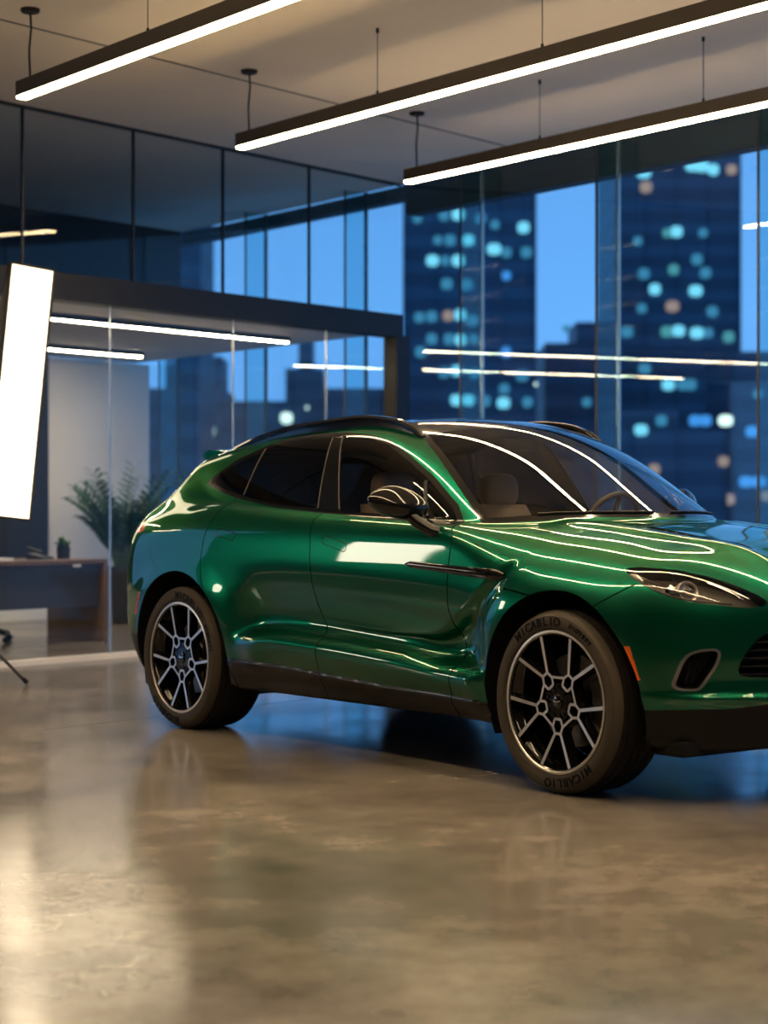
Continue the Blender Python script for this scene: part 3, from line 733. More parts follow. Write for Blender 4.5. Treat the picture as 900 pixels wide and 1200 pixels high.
def panel(name, region, mats, parent, sides=('near',), depth=.014, inset=0., outer=True):
    """one panel as a mesh: outer skin with exact normals, and a returned edge that gives it its thickness"""
    V = []; Nn = []; F = []; mi = []
    for sd in sides:
        y = YS[sd]; fl = [f for f, l in zip(BF, BL) if l in region]
        if not fl: print('EMPTY', name, region); continue
        ids = sorted({i for f in fl for i in f}); rm = {a: b+len(V) for b, a in enumerate(ids)}
        for i in ids:
            p = BQ[i]-BN[i]*inset; V.append((p[0], y*p[1], p[2])); Nn.append((BN[i][0], y*BN[i][1], BN[i][2]))
        cnt = {}
        for f in fl:
            g = [rm[i] for i in f]
            n = len(g); nrm = np.zeros(3)
            A = np.array([V[i] for i in g])
            for k in range(n): nrm += np.cross(A[k]-A[0], A[(k+1) % n]-A[0])
            if nrm @ np.array(Nn[g[0]]) < 0: g = g[::-1]
            F.append(g); mi.append(0)
            for k in range(n):
                a, b = f[k], f[(k+1) % n]; key = (min(a, b), max(a, b)); cnt[key] = cnt.get(key, 0)+1
        if depth > 0:
            for (a, b), c in cnt.items():
                if c == 1 and not (abs(BQ[a][1]) < 1e-4 and abs(BQ[b][1]) < 1e-4):
                    o = len(V)
                    for i in (a, b):
                        p = BQ[i]-BN[i]*inset; V.append((p[0], y*p[1], p[2]))
                    for i in (b, a):
                        p = BQ[i]-BN[i]*(inset+depth); V.append((p[0], y*p[1], p[2]))
                    A = np.array(V[o:o+4]); nn = np.cross(A[1]-A[0], A[2]-A[0]); nn = nn/max(np.linalg.norm(nn), 1e-9)
                    Nn += [tuple(nn)]*4; F.append([o, o+1, o+2, o+3]); mi.append(1 if len(mats) > 1 else 0)
    me = bpy.data.meshes.new(name); me.from_pydata(V, [], F)
    for m_ in mats: me.materials.append(m_)
    for p, q in zip(me.polygons, mi): p.material_index = q; p.use_smooth = True
    me.update(); me.normals_split_custom_set_from_vertices(Nn)
    o = bpy.data.objects.new(name, me); COL.objects.link(o); o.parent = parent
    return o

CAR = empty('car', (1.507, 8.742, 0), -.91446)
tag(CAR, 'glossy dark green five-door SUV with black roof rails, parked on the polished floor', 'car')
PT = [M['paint'], M['satin_black']]; BK = [M['gloss_black'], M['matte_black']]
BOTH = ('near', 'far')
shell = panel('body_shell', ('body_shell',), PT, CAR, BOTH)
hood = panel('hood', ('hood',), PT, CAR, BOTH)
bumper = panel('bumper', ('bumper',), PT, CAR, BOTH)
panel('lower_bumper', ('lower_bumper',), [M['satin_black'], M['matte_black']], bumper, BOTH)['label'] = 'black lower bumper'
rbump = panel('bumper', ('rear_bumper',), PT, CAR, BOTH)
panel('lower_bumper', ('lower_rear_bumper',), [M['satin_black'], M['matte_black']], rbump, BOTH)['label'] = 'black lower bumper'
gate = panel('tailgate', ('tailgate',), PT, CAR, BOTH)
panel('window_glass', ('rear_window',), [M['privacy_glass']], gate, BOTH, depth=0)
panel('taillight', ('taillight',), [M['tail_lens'], M['tail_lens']], CAR, BOTH)['label'] = 'thin red taillight strip'
panel('windshield', ('windshield',), [M['car_glass']], CAR, BOTH, depth=0)
panel('windshield_surround', ('windshield_surround',), BK, CAR, BOTH)
panel('roof_panel', ('roof_panel',), BK, CAR, BOTH)['label'] = 'black glass roof panel'
panel('underbody', ('underbody',), [M['matte_black']], CAR, BOTH, depth=0)
# black skin behind the panels, closing the shut lines
skin = ('body_shell', 'hood', 'bumper', 'lower_bumper', 'rear_bumper', 'lower_rear_bumper', 'tailgate', 'gap', 'rear_door', 'front_door', 'fender', 'sill', 'roof_panel', 'window_trim', 'taillight', 'reflector', 'marker', 'underbody')
panel('inner_lining', skin, [M['matte_black']], CAR, BOTH, depth=0, inset=.0150)
for sd in ('near', 'far'):
    panel('fender', ('fender',), PT, CAR, (sd,))
    panel('sill', ('sill',), [M['sill_black'], M['matte_black']], CAR, (sd,))['label'] = 'black sill trim'
    panel('window_trim', ('window_trim',), BK, CAR, (sd,), depth=.006)
    panel('quarter_window', ('quarter_glass',), [M['privacy_glass']], CAR, (sd,), depth=0)
    panel('reflector', ('reflector',), [M['red_lens'], M['red_lens']], rbump, (sd,))['label'] = 'red reflector'
    panel('side_marker', ('marker',), [M['amber'], M['amber']], bumper, (sd,))['label'] = 'amber side marker'
    for reg, gl, gm in (('rear_door', 'rear_glass', 'privacy_glass'), ('front_door', 'front_glass', 'car_glass')):
        d = panel('door', (reg,), PT, CAR, (sd,))
        panel('window_glass', (gl,), [M[gm]], d, (sd,), depth=0)
        panel('door_handle', ('handle_'+reg,), PT, d, (sd,), depth=.006)['label'] = 'flush door handle'
def on_side(a, b, off=0.):
    lo, hi = .3, 1.3
    for _ in range(40):
        md = (lo+hi)/2
        if body(np.array([a]), np.array([md]), np.array([b]))[0] > 0: hi = md
        else: lo = md
    return lo+off

def surf(x, z, s0=.3, s1=1.3):      # half width of the body at (x, z)
    return on_side(x, z)
def top(x, s):                      # height of the body at (x, s)
    lo, hi = .6, 1.9
    for _ in range(40):
        md = (lo+hi)/2
        if body(np.array([x]), np.array([s]), np.array([md]))[0] > 0: hi = md
        else: lo = md
    return lo
for dr in [o for o in CAR.children if o.name.startswith('door')]:
    hd = [h for h in dr.children if h.name.startswith('door_handle')][0]; sg = 1 if hd.data.vertices[0].co.y > 0 else -1
    q = HANDLE['rear_door' if hd.data.vertices[0].co.x < -2.2 else 'front_door']; a0 = math.atan2(q[3]-q[1], q[2]-q[0]); ps = []
    for k in range(41):
        t = 2*math.pi*k/40; e = (q[2], q[3]) if math.cos(t) > 0 else (q[0], q[1])
        a, b = e[0]+.0213*math.cos(t+a0), e[1]+.0213*math.sin(t+a0); ps.append((a, sg*(on_side(a, b)-.0012), b))
    m = MB(); m.tube(ps, .0026, 6, cap=False); m.build('handle_recess', M['sill_black'], dr)
# side strakes, roof rails, mirrors, marker pieces on both sides
for sd in ('near', 'far'):
    y = YS[sd]
    pts = np.linspace(-1.052, -.358, 40); zc = np.interp(pts, [-1.052, -.585, -.358], [.957, .932, .922]); hh = np.interp(pts, [-1.052, -1.02, -.60, -.40, -.358], [.006, .0165, .023, .026, .010])
    m = MB(); V_ = []; K = 10
    for a, b, c in zip(pts, zc, hh):
        for k in range(K):
            t = 2*math.pi*k/K; V_.append((a, y*(surf(a, b)+.004+.010*math.cos(t)), b+c*math.sin(t)))
    m.add(V_, [(i*K+k, i*K+(k+1) % K, (i+1)*K+(k+1) % K, (i+1)*K+k) for i in range(39) for k in range(K)]+[tuple(range(K)), tuple(39*K+k for k in range(K))])
    m.build('side_strake', M['gloss_black'], CAR, smooth=True, sharp=60)
    # roof rail
    rx = np.linspace(-3.06, -1.36, 44); m = MB(); V_ = []
    up_ = np.interp(rx, [-3.06, -2.85, -2.5, -1.9, -1.55, -1.42, -1.36], [-.006, .020, .040, .044, .036, .020, -.006])
    for a, b in zip(rx, up_):
        zt = top(a, .605); V_ += [(a, y*(.605+dx), zt+b+dz) for dx, dz in ((-.017, -.016), (.017, -.018), (.020, 0), (.012, .012), (-.012, .013), (-.019, 0))]
    m.add(V_, [(i*6+k, i*6+(k+1) % 6, (i+1)*6+(k+1) % 6, (i+1)*6+k) for i in range(43) for k in range(6)]+[tuple(range(6)), tuple(43*6+k for k in range(6))])
    V_ = []
    for a in rx:      # foot strip of the rail
        zt = top(a, .605); V_ += [(a, y*(.605+dx), zt+dz) for dx, dz in ((-.012, -.02), (.012, -.02), (.012, .03 if -2.7 < a < -1.5 else .004), (-.012, .03 if -2.7 < a < -1.5 else .004))]
    m.add(V_, [(i*4+k, i*4+(k+1) % 4, (i+1)*4+(k+1) % 4, (i+1)*4+k) for i in range(43) for k in range(4)])
    m.build('roof_rail', M['gloss_black'], CAR, smooth=True, sharp=40)
    # mirror: shaped head on a stalk
    mx_ = -1.012 if sd == 'near' else -1.19; me_ = MB(); NU, NV = 40, 24; V_ = []
    for i in range(NV+1):
        ph = -math.pi/2+math.pi*i/NV
        for k in range(NU):
            th = 2*math.pi*k/NU
            c = lambda q, e: math.copysign(abs(q)**e, q)
            a = c(math.cos(ph), .8)*c(math.cos(th), .8); b = c(math.cos(ph), .8)*c(math.sin(th), .8); h_ = c(math.sin(ph), .9)
            # a: along the car (front +), b: outward, h: up
            taper = 1-.30*max(b, 0)**2            # thinner towards the tip
            roof_ = .080*(1-.35*abs(b-.05)**1.5)
            hz_ = h_*(roof_ if h_ > 0 else .076*(1-.42*max(b, 0)))
            sx = .078*taper*(1.0-.25*max(h_, 0)) if a > 0 else .055*taper
            V_.append((mx_+a*sx-b*.045, y*(1.045+b*.135), 1.244+hz_+b*.012-max(a, 0)*.012))
    fs_ = [(i*NU+k, i*NU+(k+1) % NU, (i+1)*NU+(k+1) % NU, (i+1)*NU+k) for i in range(NV) for k in range(NU)]
    me_.add(V_, fs_); mir = me_.build('side_mirror', M['gloss_black'], CAR, smooth=True, sharp=80)
    m = MB(); m.tube([(-.86, y*.895, 1.100), (-.885, y*.945, 1.115), (mx_+.077, y*.985, 1.155), (mx_+.027, y*1.01, 1.205)], [.030, .030, .031, .034], 14); m.build('mirror_stalk', M['gloss_black'], mir, smooth=True, sharp=80)
    m = MB(); m.add([(mx_-.056, y*(1.045+.105*math.cos(t)), 1.243+.055*math.sin(t)) for t in np.linspace(0, 2*math.pi, 24, endpoint=False)], [tuple(range(24))]); m.build('mirror_glass', M['chrome'], mir)

# bright seals between the side windows, and the bar ahead of the front glass
for sd in ('near', 'far'):
    y = YS[sd]
    for p0, p1, r_, mm in (((-2.636, 1.290), (-2.584, 1.540), .003, 'seal_grey'), ((-1.900, 1.222), (-1.986, 1.582), .003, 'seal_grey'), ((-1.716, 1.216), (-1.903, 1.586), .003, 'seal_grey'), ((-1.015, 1.178), (-1.105, 1.345), .011, 'sill_black')):
        ps = [(p0[0]+(p1[0]-p0[0])*t, y*(on_side(p0[0]+(p1[0]-p0[0])*t, p0[1]+(p1[1]-p0[1])*t)+.0005), p0[1]+(p1[1]-p0[1])*t) for t in np.linspace(0, 1, 10)]
        m = MB(); m.tube(ps, r_, 8); m.build('window_seal', M[mm], CAR, smooth=True, sharp=80)
# headlamps: lens on the body line, a dark bucket behind it
for sd in ('near', 'far'):
    y = YS[sd]
    hl = panel('headlight', ('headlamp',), [M['lens']], CAR, (sd,), depth=0); hl['label'] = 'clear headlight lens'
    panel('lamp_bucket', ('headlamp',), [M['lamp_housing'], M['lamp_housing']], hl, (sd,), depth=-.060, inset=.065)['label'] = 'dark brown lamp housing'
    panel('lamp_bezel', ('headlamp',), [M['matte_black'], M['matte_black']], hl, (sd,), depth=.02, inset=.075)
    def on_lamp(a, z_, inset=.02):
        s_ = on_side(a, z_); g = grad(np.array([[a, s_, z_]]))[0]; return Vector((a-g[0]*inset, y*(s_-g[1]*inset), z_-g[2]*inset)), Vector((g[0], y*g[1], g[2]))
    p, g = on_lamp(.612, .900, .045)
    m = MB()
    q = g.lerp(Vector((1, 0, 0)), .55).normalized().to_track_quat('Z', 'Y').to_matrix()
    for c_, r_, dep in ((p, .034, .03),):
        prof = [(0, dep*.9), (r_*.35, dep*.85), (r_*.7, dep*.55), (r_*.92, .004), (r_*.92, -.02)]
        o0 = MB(); o0.lathe(prof, 28); m.add([q @ Vector(v)+c_ for v in o0.v], o0.f)
    m.build('projector_lens', M['lens'], hl, smooth=True)
    m = MB(); o0 = MB(); o0.lathe([(.033, -.02), (.036, .006), (.043, .010), (.046, 0), (.046, -.03), (0, -.03)], 28); m.add([q @ Vector(v)+p for v in o0.v], o0.f); m.build('projector_bezel', M['brushed'], hl, smooth=True)
    p2, g2 = on_lamp(.555, .912, .052)
    m = MB(); o0 = MB(); o0.lathe([(0, .012), (.015, .010), (.024, .004), (.026, -.02)], 24); m.add([q @ Vector(v)+p2 for v in o0.v], o0.f); m.build('projector_lens', M['chrome'], hl, smooth=True)
    # chrome trim along the lower edge; bars across stand in for pendant reflections
    m = MB()
    lo_ = [(.345, .952), (.40, .930), (.465, .905), (.516, .886), (.567, .868), (.613, .855), (.66, .846), (.71, .840), (.75, .835)]
    m.tube([on_lamp(a, b, .016)[0] for a, b in lo_], .0042, 8)
    m.tube([on_lamp(a, b, .020)[0] for a, b in ((.385, .955), (.46, .930), (.53, .905), (.60, .882), (.66, .862), (.705, .846))], .0032, 8)
    m.tube([on_lamp(a, b, .020)[0] for a, b in ((.655, .930), (.70, .908), (.745, .880), (.775, .852))], .0028, 8)
    m.build('trim_and_glints', M['chrome'], hl, smooth=True)
    m = MB()
    m.tube([on_lamp(a, b, .026)[0] for a, b in ((.335, .960), (.37, .955), (.42, .935))], [.006, .011, .006], 10)
    m.build('turn_signal', M['brushed'], hl, smooth=True)

# front openings: air curtain frames, grille with slats, hood vents
for sd in ('near', 'far'):
    y = YS[sd]
    fr = panel('air_curtain', ('fog_ring',), [M['dark_metal'], M['satin_black']], bumper, (sd,), depth=.05); fr['label'] = 'grey framed corner intake'
    m = MB()
    V_ = []
    for s_, z_ in FOG:
        xx = .3; lo, hi = .2, 1.2
        for _ in range(40):
            md = (lo+hi)/2
            if body(np.array([md]), np.array([s_]), np.array([z_]))[0] > 0: hi = md
            else: lo = md
        V_.append((lo, s_, z_))
    n = len(V_); cen = np.mean(V_, 0)
    vs_ = [(a, y*b, c) for a, b, c in V_]+[(a-.085, y*(b-.05), c) for a, b, c in V_]
    m.add(vs_, [(k, (k+1) % n, n+(k+1) % n, n+k) for k in range(n)]+[tuple(n+k for k in range(n))])
    m.build('intake_duct', M['satin_black'], fr)
    m = MB()
    for off in (-.008, .020):
        ps = [(cen[0]-.02-(.01 if off > 0 else 0), y*(cen[1]+off+(zz-cen[2])*-.35), zz) for zz in (cen[2]-.055, cen[2]+.055)]
        m.tube([ps[0], ps[1]], .006, 8)
    m.build('intake_vane', M['gloss_black'], fr, smooth=True)
def front_x(s_, z_):
    lo, hi = .2, 1.3
    for _ in range(36):
        md = (lo+hi)/2
        if body(np.array([md]), np.array([s_]), np.array([z_]))[0] > 0: hi = md
        else: lo = md
    return lo
m = MB(); gp = [p for p in GRILLE if p[0] >= 0]; full = gp+[(-a, b) for a, b in gp[::-1] if a > 0]
V_ = [(front_x(abs(a), b)-.004, -a, b) for a, b in full]; n = len(V_)
m.add(V_+[(p[0]-.12, p[1]*.97, p[2]) for p in V_], [(k, (k+1) % n, n+(k+1) % n, n+k) for k in range(n)])
grl = m.build('grille', M['satin_black'], CAR, fix=False)
m = MB(); V_ = [(.70-.25*abs(-a/.7)**3, -a, b) for a, b in full]
ng = 24
for i in range(ng):
    a0, a1 = -.70+1.4*i/ng, -.70+1.4*(i+1)/ng
    m.add([(front_x(abs(a0), .65)-.13, a0, .50), (front_x(abs(a1), .65)-.13, a1, .50), (front_x(abs(a1), .65)-.13, a1, .83), (front_x(abs(a0), .65)-.13, a0, .83)], [(0, 1, 2, 3)])
m.build('grille_backing', M['matte_black'], grl)
for z_ in np.linspace(.548, .775, 8):
    half = np.interp(z_, [.53, .545, .57, .605, .655, .695, .728, .762, .79], [.60, .68, .69, .685, .655, .62, .565, .475, .30])-.008
    ys_ = np.linspace(-half, half, 41); m = MB(); V_ = []
    for a in ys_:
        fx_ = front_x(abs(a), z_); V_ += [(fx_-.012, a, z_-.004), (fx_-.012, a, z_+.004), (fx_-.05, a, z_+.006), (fx_-.05, a, z_-.002)]
    m.add(V_, [(i*4+k, i*4+(k+1) % 4, (i+1)*4+(k+1) % 4, (i+1)*4+k) for i in range(40) for k in range(4)]+[(0, 1, 2, 3), (160, 161, 162, 163)])
    m.build('grille_slat', M['satin_black'], grl)
for sd in ('near', 'far'):
    y = YS[sd]; m = MB(); V_ = [(a, b, top(a, b)) for a, b in VENT]; n = len(V_)
    vs_ = [(a, y*b, c) for a, b, c in V_]+[(a, y*b, c-.035) for a, b, c in V_]
    m.add(vs_, [(k, (k+1) % n, n+(k+1) % n, n+k) for k in range(n)]+[tuple(n+k for k in range(n))]); hv = m.build('hood_vent', M['satin_black'], hood, fix=False)
    m = MB()
    for xx in np.linspace(-.05, .5, 9):
        s0_, s1_ = .325+.02*(xx+.1), .392
        m.add([(xx, y*s0_, top(xx, s0_)-.004), (xx, y*s1_, top(xx, s1_)-.004), (xx+.03, y*s1_, top(xx, s1_)-.022), (xx+.03, y*s0_, top(xx, s0_)-.022)], [(0, 1, 2, 3)])
    m.build('vent_louver', M['satin_black'], hv, fix=False)

# rear spoiler on the top of the tailgate
m = MB(); V_ = []; ys_ = np.linspace(-.60, .60, 41)
for a in ys_:
    e_ = (abs(a)/.60)**2
    zt = top(-3.22, abs(a)*.96)
    V_ += [(-3.20, a*.98, zt-.028), (-3.20, a*.98, zt+.004), (-3.36, a, np.interp(e_, [0, 1], [1.575, 1.555])), (-3.50+.09*e_, a, np.interp(e_, [0, 1], [1.556, 1.528])), (-3.505+.09*e_, a, np.interp(e_, [0, 1], [1.542, 1.516])), (-3.36, a, np.interp(e_, [0, 1], [1.520, 1.49]))]
m.add(V_, [(i*6+k, i*6+(k+1) % 6, (i+1)*6+(k+1) % 6, (i+1)*6+k) for i in range(40) for k in range(6)]+[tuple(range(6)), tuple(240+k for k in range(6))])
m.build('spoiler', M['paint'], CAR, smooth=True, sharp=50)

# wheels -------------------------------------------------------------
def arc_letters(text, mb, R, y, ang0, size, step, flip=1):
    """raised letters standing on a circle of radius R, in the plane y"""
    for i, ch in enumerate(text):
        cu = bpy.data.curves.new('t', 'FONT'); cu.body = ch; cu.size = size; cu.align_x = 'CENTER'; cu.extrude = .0014; cu.offset = .0014
        ob = bpy.data.objects.new('t', cu); COL.objects.link(ob); dg = bpy.context.evaluated_depsgraph_get()
        me = ob.evaluated_get(dg).to_mesh(); a = math.radians(ang0)-i*step/R
        vs = []
        for v in me.vertices:
            # letter x runs clockwise seen from outside, letter y outwards
            rr = R+v.co.y; aa = a-v.co.x/R
            vs.append((rr*math.cos(aa), y-v.co.z, rr*math.sin(aa)))
        mb.add(vs, [tuple(p.vertices) for p in me.polygons])
        ob.evaluated_get(dg).to_mesh_clear(); bpy.data.objects.remove(ob); bpy.data.curves.remove(cu)
def make_wheel(x, w, letters_ang):
    """wheel about the y axis; outer face at y = 0, the car's centre at +y"""
    rim = MB()
    rim.lathe([(.288, .004), (.298, -.004), (.306, -.002), (.308, .010), (.303, .030), (.292, .045), (.278, .055), (.268, .10), (.262, w-.03), (.30, w), (.31, w)], 96, 'y')
    wheel = rim.build('wheel', [M['gloss_black']], CAR, smooth=True, sharp=50)
    m = MB(); m.lathe([(.2895, .0035), (.298, -.0048), (.3065, -.0028), (.306, .004), (.290, .008)], 120, 'y', closed=True); m.build('rim_lip', M['brushed'], wheel, smooth=True, sharp=40)
    # tire
    prof = [(.306, .012), (.310, -.004), (.322, -.010), (.340, -.0125), (.355, -.011), (.372, -.004), (.384, .010), (.390, .026), (.393, .045)]
    gro = [(.393, w*.20), (.386, w*.21), (.386, w*.245), (.393, w*.255), (.3935, w*.40), (.386, w*.41), (.386, w*.45), (.3935, w*.46), (.3935, w*.54), (.386, w*.55), (.386, w*.59), (.3935, w*.60), (.393, w*.745), (.386, w*.755), (.386, w*.79), (.393, w*.80)]
    prof += gro+[(.393, w-.045), (.390, w-.026), (.384, w-.01), (.372, w+.004), (.35, w+.012), (.322, w+.01), (.306, w-.012)]
    m = MB(); m.lathe(prof[:8], 128, 'y'); m.lathe(prof[7:], 128, 'y', mi=1)
    for k in range(72):      # shoulder sipes
        t = 2*math.pi*k/72
        for yy0, yy1 in ((.030, .050), (w-.05, w-.03)):
            c, s = math.cos(t), math.sin(t); R_ = .3925
            m.box((-.0018, yy0, -.004), (.0018, yy1, .0018), mi=1, rot=Matrix.Rotation(-t, 3, 'Y'), at=(R_*math.sin(-t)*-1 if False else R_*math.sin(-t), 0, R_*math.cos(t)))
    m.build('tire', [M['rubber'], M['tread']], wheel, smooth=True, sharp=40)
    for tx, R_, a_, sz, stp in (('MICABLIO', .327, letters_ang, .050, .0355), ('DIOTSPT', .337, letters_ang-58, .026, .0215), ('MICABLIO', .327, letters_ang+180, .050, .0355)):
        m = MB(); arc_letters(tx, m, R_, -.0138, a_, sz, stp); m.build('tire_lettering', M['rubber_text'], wheel, fix=False)
    for rr in (.317, .366):
        m = MB(); m.lathe([(rr-.0015, -.0065 if rr < .33 else -.0078), (rr, -.0105 if rr < .33 else -.0095), (rr+.0015, -.0075 if rr < .33 else -.0068)], 96, 'y'); m.build('tire_rib', M['rubber'], wheel, smooth=True)
    # spokes: five hexagons round the hub, each throwing out two spokes
    sp = MB(); up = math.pi/2
    def bar(a, b, wa, wb, y0, y1, mi_face=0):
        a = Vector((a[0], 0, a[1])); b = Vector((b[0], 0, b[1])); d = (b-a).normalized(); nrm = Vector((-d.z, 0, d.x))
        ya, yb = y0, y1
        q = [a+nrm*wa, a-nrm*wa, b-nrm*wb, b+nrm*wb]; yy = [ya, ya, yb, yb]
        ch = .35
        face = [(p.x, h, p.z) for p, h in zip(q, yy)]
        q2 = [a+nrm*wa*1.5, a-nrm*wa*1.5, b-nrm*wb*1.7, b+nrm*wb*1.7]
        back = [(p.x, h+.016, p.z) for p, h in zip(q2, yy)]; deep = [(p.x, h+.055, p.z) for p, h in zip(q2, yy)]
        sp.add(face+back+deep, [(0, 1, 2, 3)], 0); o = len(sp.v)-12
        for r0, r1 in ((0, 4), (4, 8)):
            for k in range(4):
                sp.f.append((o+r0+k, o+r0+(k+1) % 4, o+r1+(k+1) % 4, o+r1+k)); sp.mi.append(1)
        sp.f.append((o+8, o+9, o+10, o+11)); sp.mi.append(1)
    HR, HY = .100, .018
    for k in range(5):
        A = -up+k*2*math.pi/5                     # one hexagon straight down
        rad = Vector((math.cos(A), math.sin(A))); tan = Vector((-rad.y, rad.x))
        hexa = [rad*(HR+dr)+tan*dt for dr, dt in ((.036, .017), (.036, -.017), (.006, -.030), (-.026, -.019), (-.026, .019), (.006, .030))]
        for i in range(6): bar(hexa[i], hexa[(i+1) % 6], .0058, .0058, HY, HY)
        for sg, hx in ((1, hexa[0]), (-1, hexa[1])):
            ang = A+sg*math.radians(17.6); e = Vector((math.cos(ang), math.sin(ang)))*.2905
            bar(hx, e, .0068, .0082, HY, .004)
        # link to the neighbouring hexagon
        B = A+2*math.pi/5; rb = Vector((math.cos(B), math.sin(B))); tb = Vector((-rb.y, rb.x))
        bar(hexa[5], rb*(HR+.006)-tb*.030, .0056, .0056, HY, HY)
        # dark star arms to the hub
        sp.box((-.016, HY+.004, .02), (.016, HY+.05, HR-.02), rot=Matrix.Rotation(-(A+2*math.pi/10)+up, 3, 'Y'), mi=1)
        sp.box((-.010, HY+.002, .02), (.010, HY+.05, HR-.026), rot=Matrix.Rotation(-A+up, 3, 'Y'), mi=1)
    sp.lathe([(0, HY+.012), (.05, HY+.012), (.06, HY+.02), (.10, HY+.045), (.105, HY+.07), (0, HY+.07)], 48, 'y', mi=1)
    sp.build('spokes', [M['brushed'], M['gloss_black']], wheel)
    nuts = MB()
    for k in range(5):
        A = -up+(k+.5)*2*math.pi/5; nuts.lathe([(0, HY+.004), (.009, HY+.004), (.011, HY+.008), (.011, HY+.03)], 6, 'y', at=(.062*math.cos(A), 0, .062*math.sin(A)))
    nuts.build('wheel_nuts', M['gloss_black'], wheel)
    m = MB(); m.lathe([(0, HY-.006), (.024, HY-.006), (.030, HY-.002), (.032, HY+.006), (.032, HY+.03)], 40, 'y'); m.build('center_cap', M['gloss_black'], wheel, smooth=True, sharp=40)
    m = MB()     # winged emblem on the cap
    for sg in (1, -1):
        m.add([(sg*.003, HY-.0075, .004), (sg*.022, HY-.0075, .007), (sg*.020, HY-.0075, .002), (sg*.010, HY-.0075, -.004), (sg*.003, HY-.0075, -.005)], [(0, 1, 2, 3, 4)])
    m.box((-.007, HY-.008, -.003), (.007, HY-.0062, .003)); m.build('cap_emblem', M['chrome'], wheel, fix=False)
    m = MB(); m.lathe([(.075, .115), (.20, .115), (.202, .118), (.202, .143), (.20, .146), (.075, .146)], 72, 'y', closed=True); m.lathe([(0, .09), (.078, .09), (.082, .10), (.082, .15), (0, .15)], 48, 'y')
    m.build('brake_disc', M['disc'], wheel, smooth=True, sharp=40)
    m = MB(); a0, a1 = math.radians(-28), math.radians(34)
    n = 12; V_ = []
    for i in range(n+1):
        a = a0+(a1-a0)*i/n
        V_ += [(r_*math.cos(a), h_, r_*math.sin(a)) for r_, h_ in ((.145, .085), (.225, .085), (.232, .105), (.232, .17), (.145, .17))]
    m.add(V_, [(i*5+k, i*5+(k+1) % 5, (i+1)*5+(k+1) % 5, (i+1)*5+k) for i in range(n) for k in range(5)]+[tuple(range(5)), tuple(n*5+k for k in range(5))])
    m.build('brake_caliper', M['caliper'], wheel)
    m = MB(); m.lathe([(.0, w-.03), (.262, w-.03)], 48, 'y'); m.build('wheel_back', M['matte_black'], wheel, fix=False)
    return wheel
wf = make_wheel(0, .285, 129); wf.location = (0, -.985, .3935)
wr_ = make_wheel(-3.06, .315, 90); wr_.location = (-3.06, -.975, .3935)
for src, loc in ((wf, (0, .985, .3935)), (wr_, (-3.06, .975, .3935))):
    c = copy_tree(src, CAR); c.location = loc; c.rotation_euler = (0, 0, math.pi)
# wheel housings
for cx, R_, w0 in ((0, .486, .60), (-3.06, .486, .58)):
    for y in (-1, 1):
        m = MB(); n = 40; V_ = []
        for k in range(n+1):
            a = math.radians(-22+224*k/n)
            px, pz = cx+R_*math.cos(a), .395+R_*math.sin(a)
            se = on_side(px, max(pz, .34))-.018
            V_ += [(px, y*se, pz), (px, y*w0, pz), (cx, y*w0, .45)]
        m.add(V_, [(i*3+k, (i+1)*3+k, (i+1)*3+k+1, i*3+k+1) for i in range(n) for k in range(2)])
        m.build('wheel_housing', M['matte_black'], CAR, fix=False)
# chassis under the floor
m = MB(); m.box((-3.9, -.56, .235), (.72, .56, .30), bevel=.01); m.box((-2.45, -.80, .245), (-.55, .80, .30), bevel=.01)
for cx in (0, -3.06): m.tube([(cx, -.75, .39), (cx, .75, .39)], .05, 14)
m.box((.30, -.85, .205), (.62, .85, .27), bevel=.015)
m.build('chassis', M['matte_black'], CAR)

# cabin
def seat(x, y, rear=False, wid=.25):
    b = MB()
    n, k_ = 14, 20; V_ = []
    for i in range(n+1):
        t = i/n; zc_ = .62+.62*t; xc = x-.12-.24*t-.05*t*t; hw_ = wid*(.98-.22*t**3); th = .085-.035*t
        for k in range(k_):
            a = 2*math.pi*k/k_; c = lambda q, e: math.copysign(abs(q)**e, q)
            V_.append((xc+th*c(math.cos(a), .6), y+hw_*c(math.sin(a), .6), zc_))
    b.add(V_, [(i*k_+k, i*k_+(k+1) % k_, (i+1)*k_+(k+1) % k_, (i+1)*k_+k) for i in range(n) for k in range(k_)]+[tuple(range(k_)), tuple(n*k_+k for k in range(k_))])
    st = b.build('seat', M['leather'], CAR, smooth=True, sharp=70)
    b = MB(); b.box((x-.16, y-wid, .50), (x+.36, y+wid, .66), bevel=.05); b.build('seat_cushion', M['leather'], st, smooth=True)
    b = MB(); V_ = []
    for i in range(11):
        ph = -math.pi/2+math.pi*i/10
        for k in range(20):
            a = 2*math.pi*k/20; c = lambda q, e: math.copysign(abs(q)**e, q)
            V_.append((x-.40+.055*c(math.cos(ph), .6)*c(math.cos(a), .6), y+.125*c(math.cos(ph), .6)*c(math.sin(a), .6), 1.315+.095*c(math.sin(ph), .7)))
    b.add(V_, [(i*20+k, i*20+(k+1) % 20, (i+1)*20+(k+1) % 20, (i+1)*20+k) for i in range(10) for k in range(20)]); b.tube([(x-.39, y-.05, 1.22), (x-.40, y-.05, 1.27)], .007, 8); b.tube([(x-.39, y+.05, 1.22), (x-.40, y+.05, 1.27)], .007, 8)
    b.build('headrest', M['leather'], st, smooth=True, sharp=70)
for sy in (-.37, .37): seat(-1.52, sy)
for sy in (-.40, .40): seat(-2.42, sy)
m = MB(); V_ = []; ys_ = np.linspace(-.74, .74, 21)
for a in ys_:
    e_ = (a/.74)**2
    V_ += [(-.42-.24*e_, a, 1.135), (-.70-.08*e_, a, 1.150), (-.92, a, 1.135), (-1.00, a, 1.07), (-.96, a, .80)]
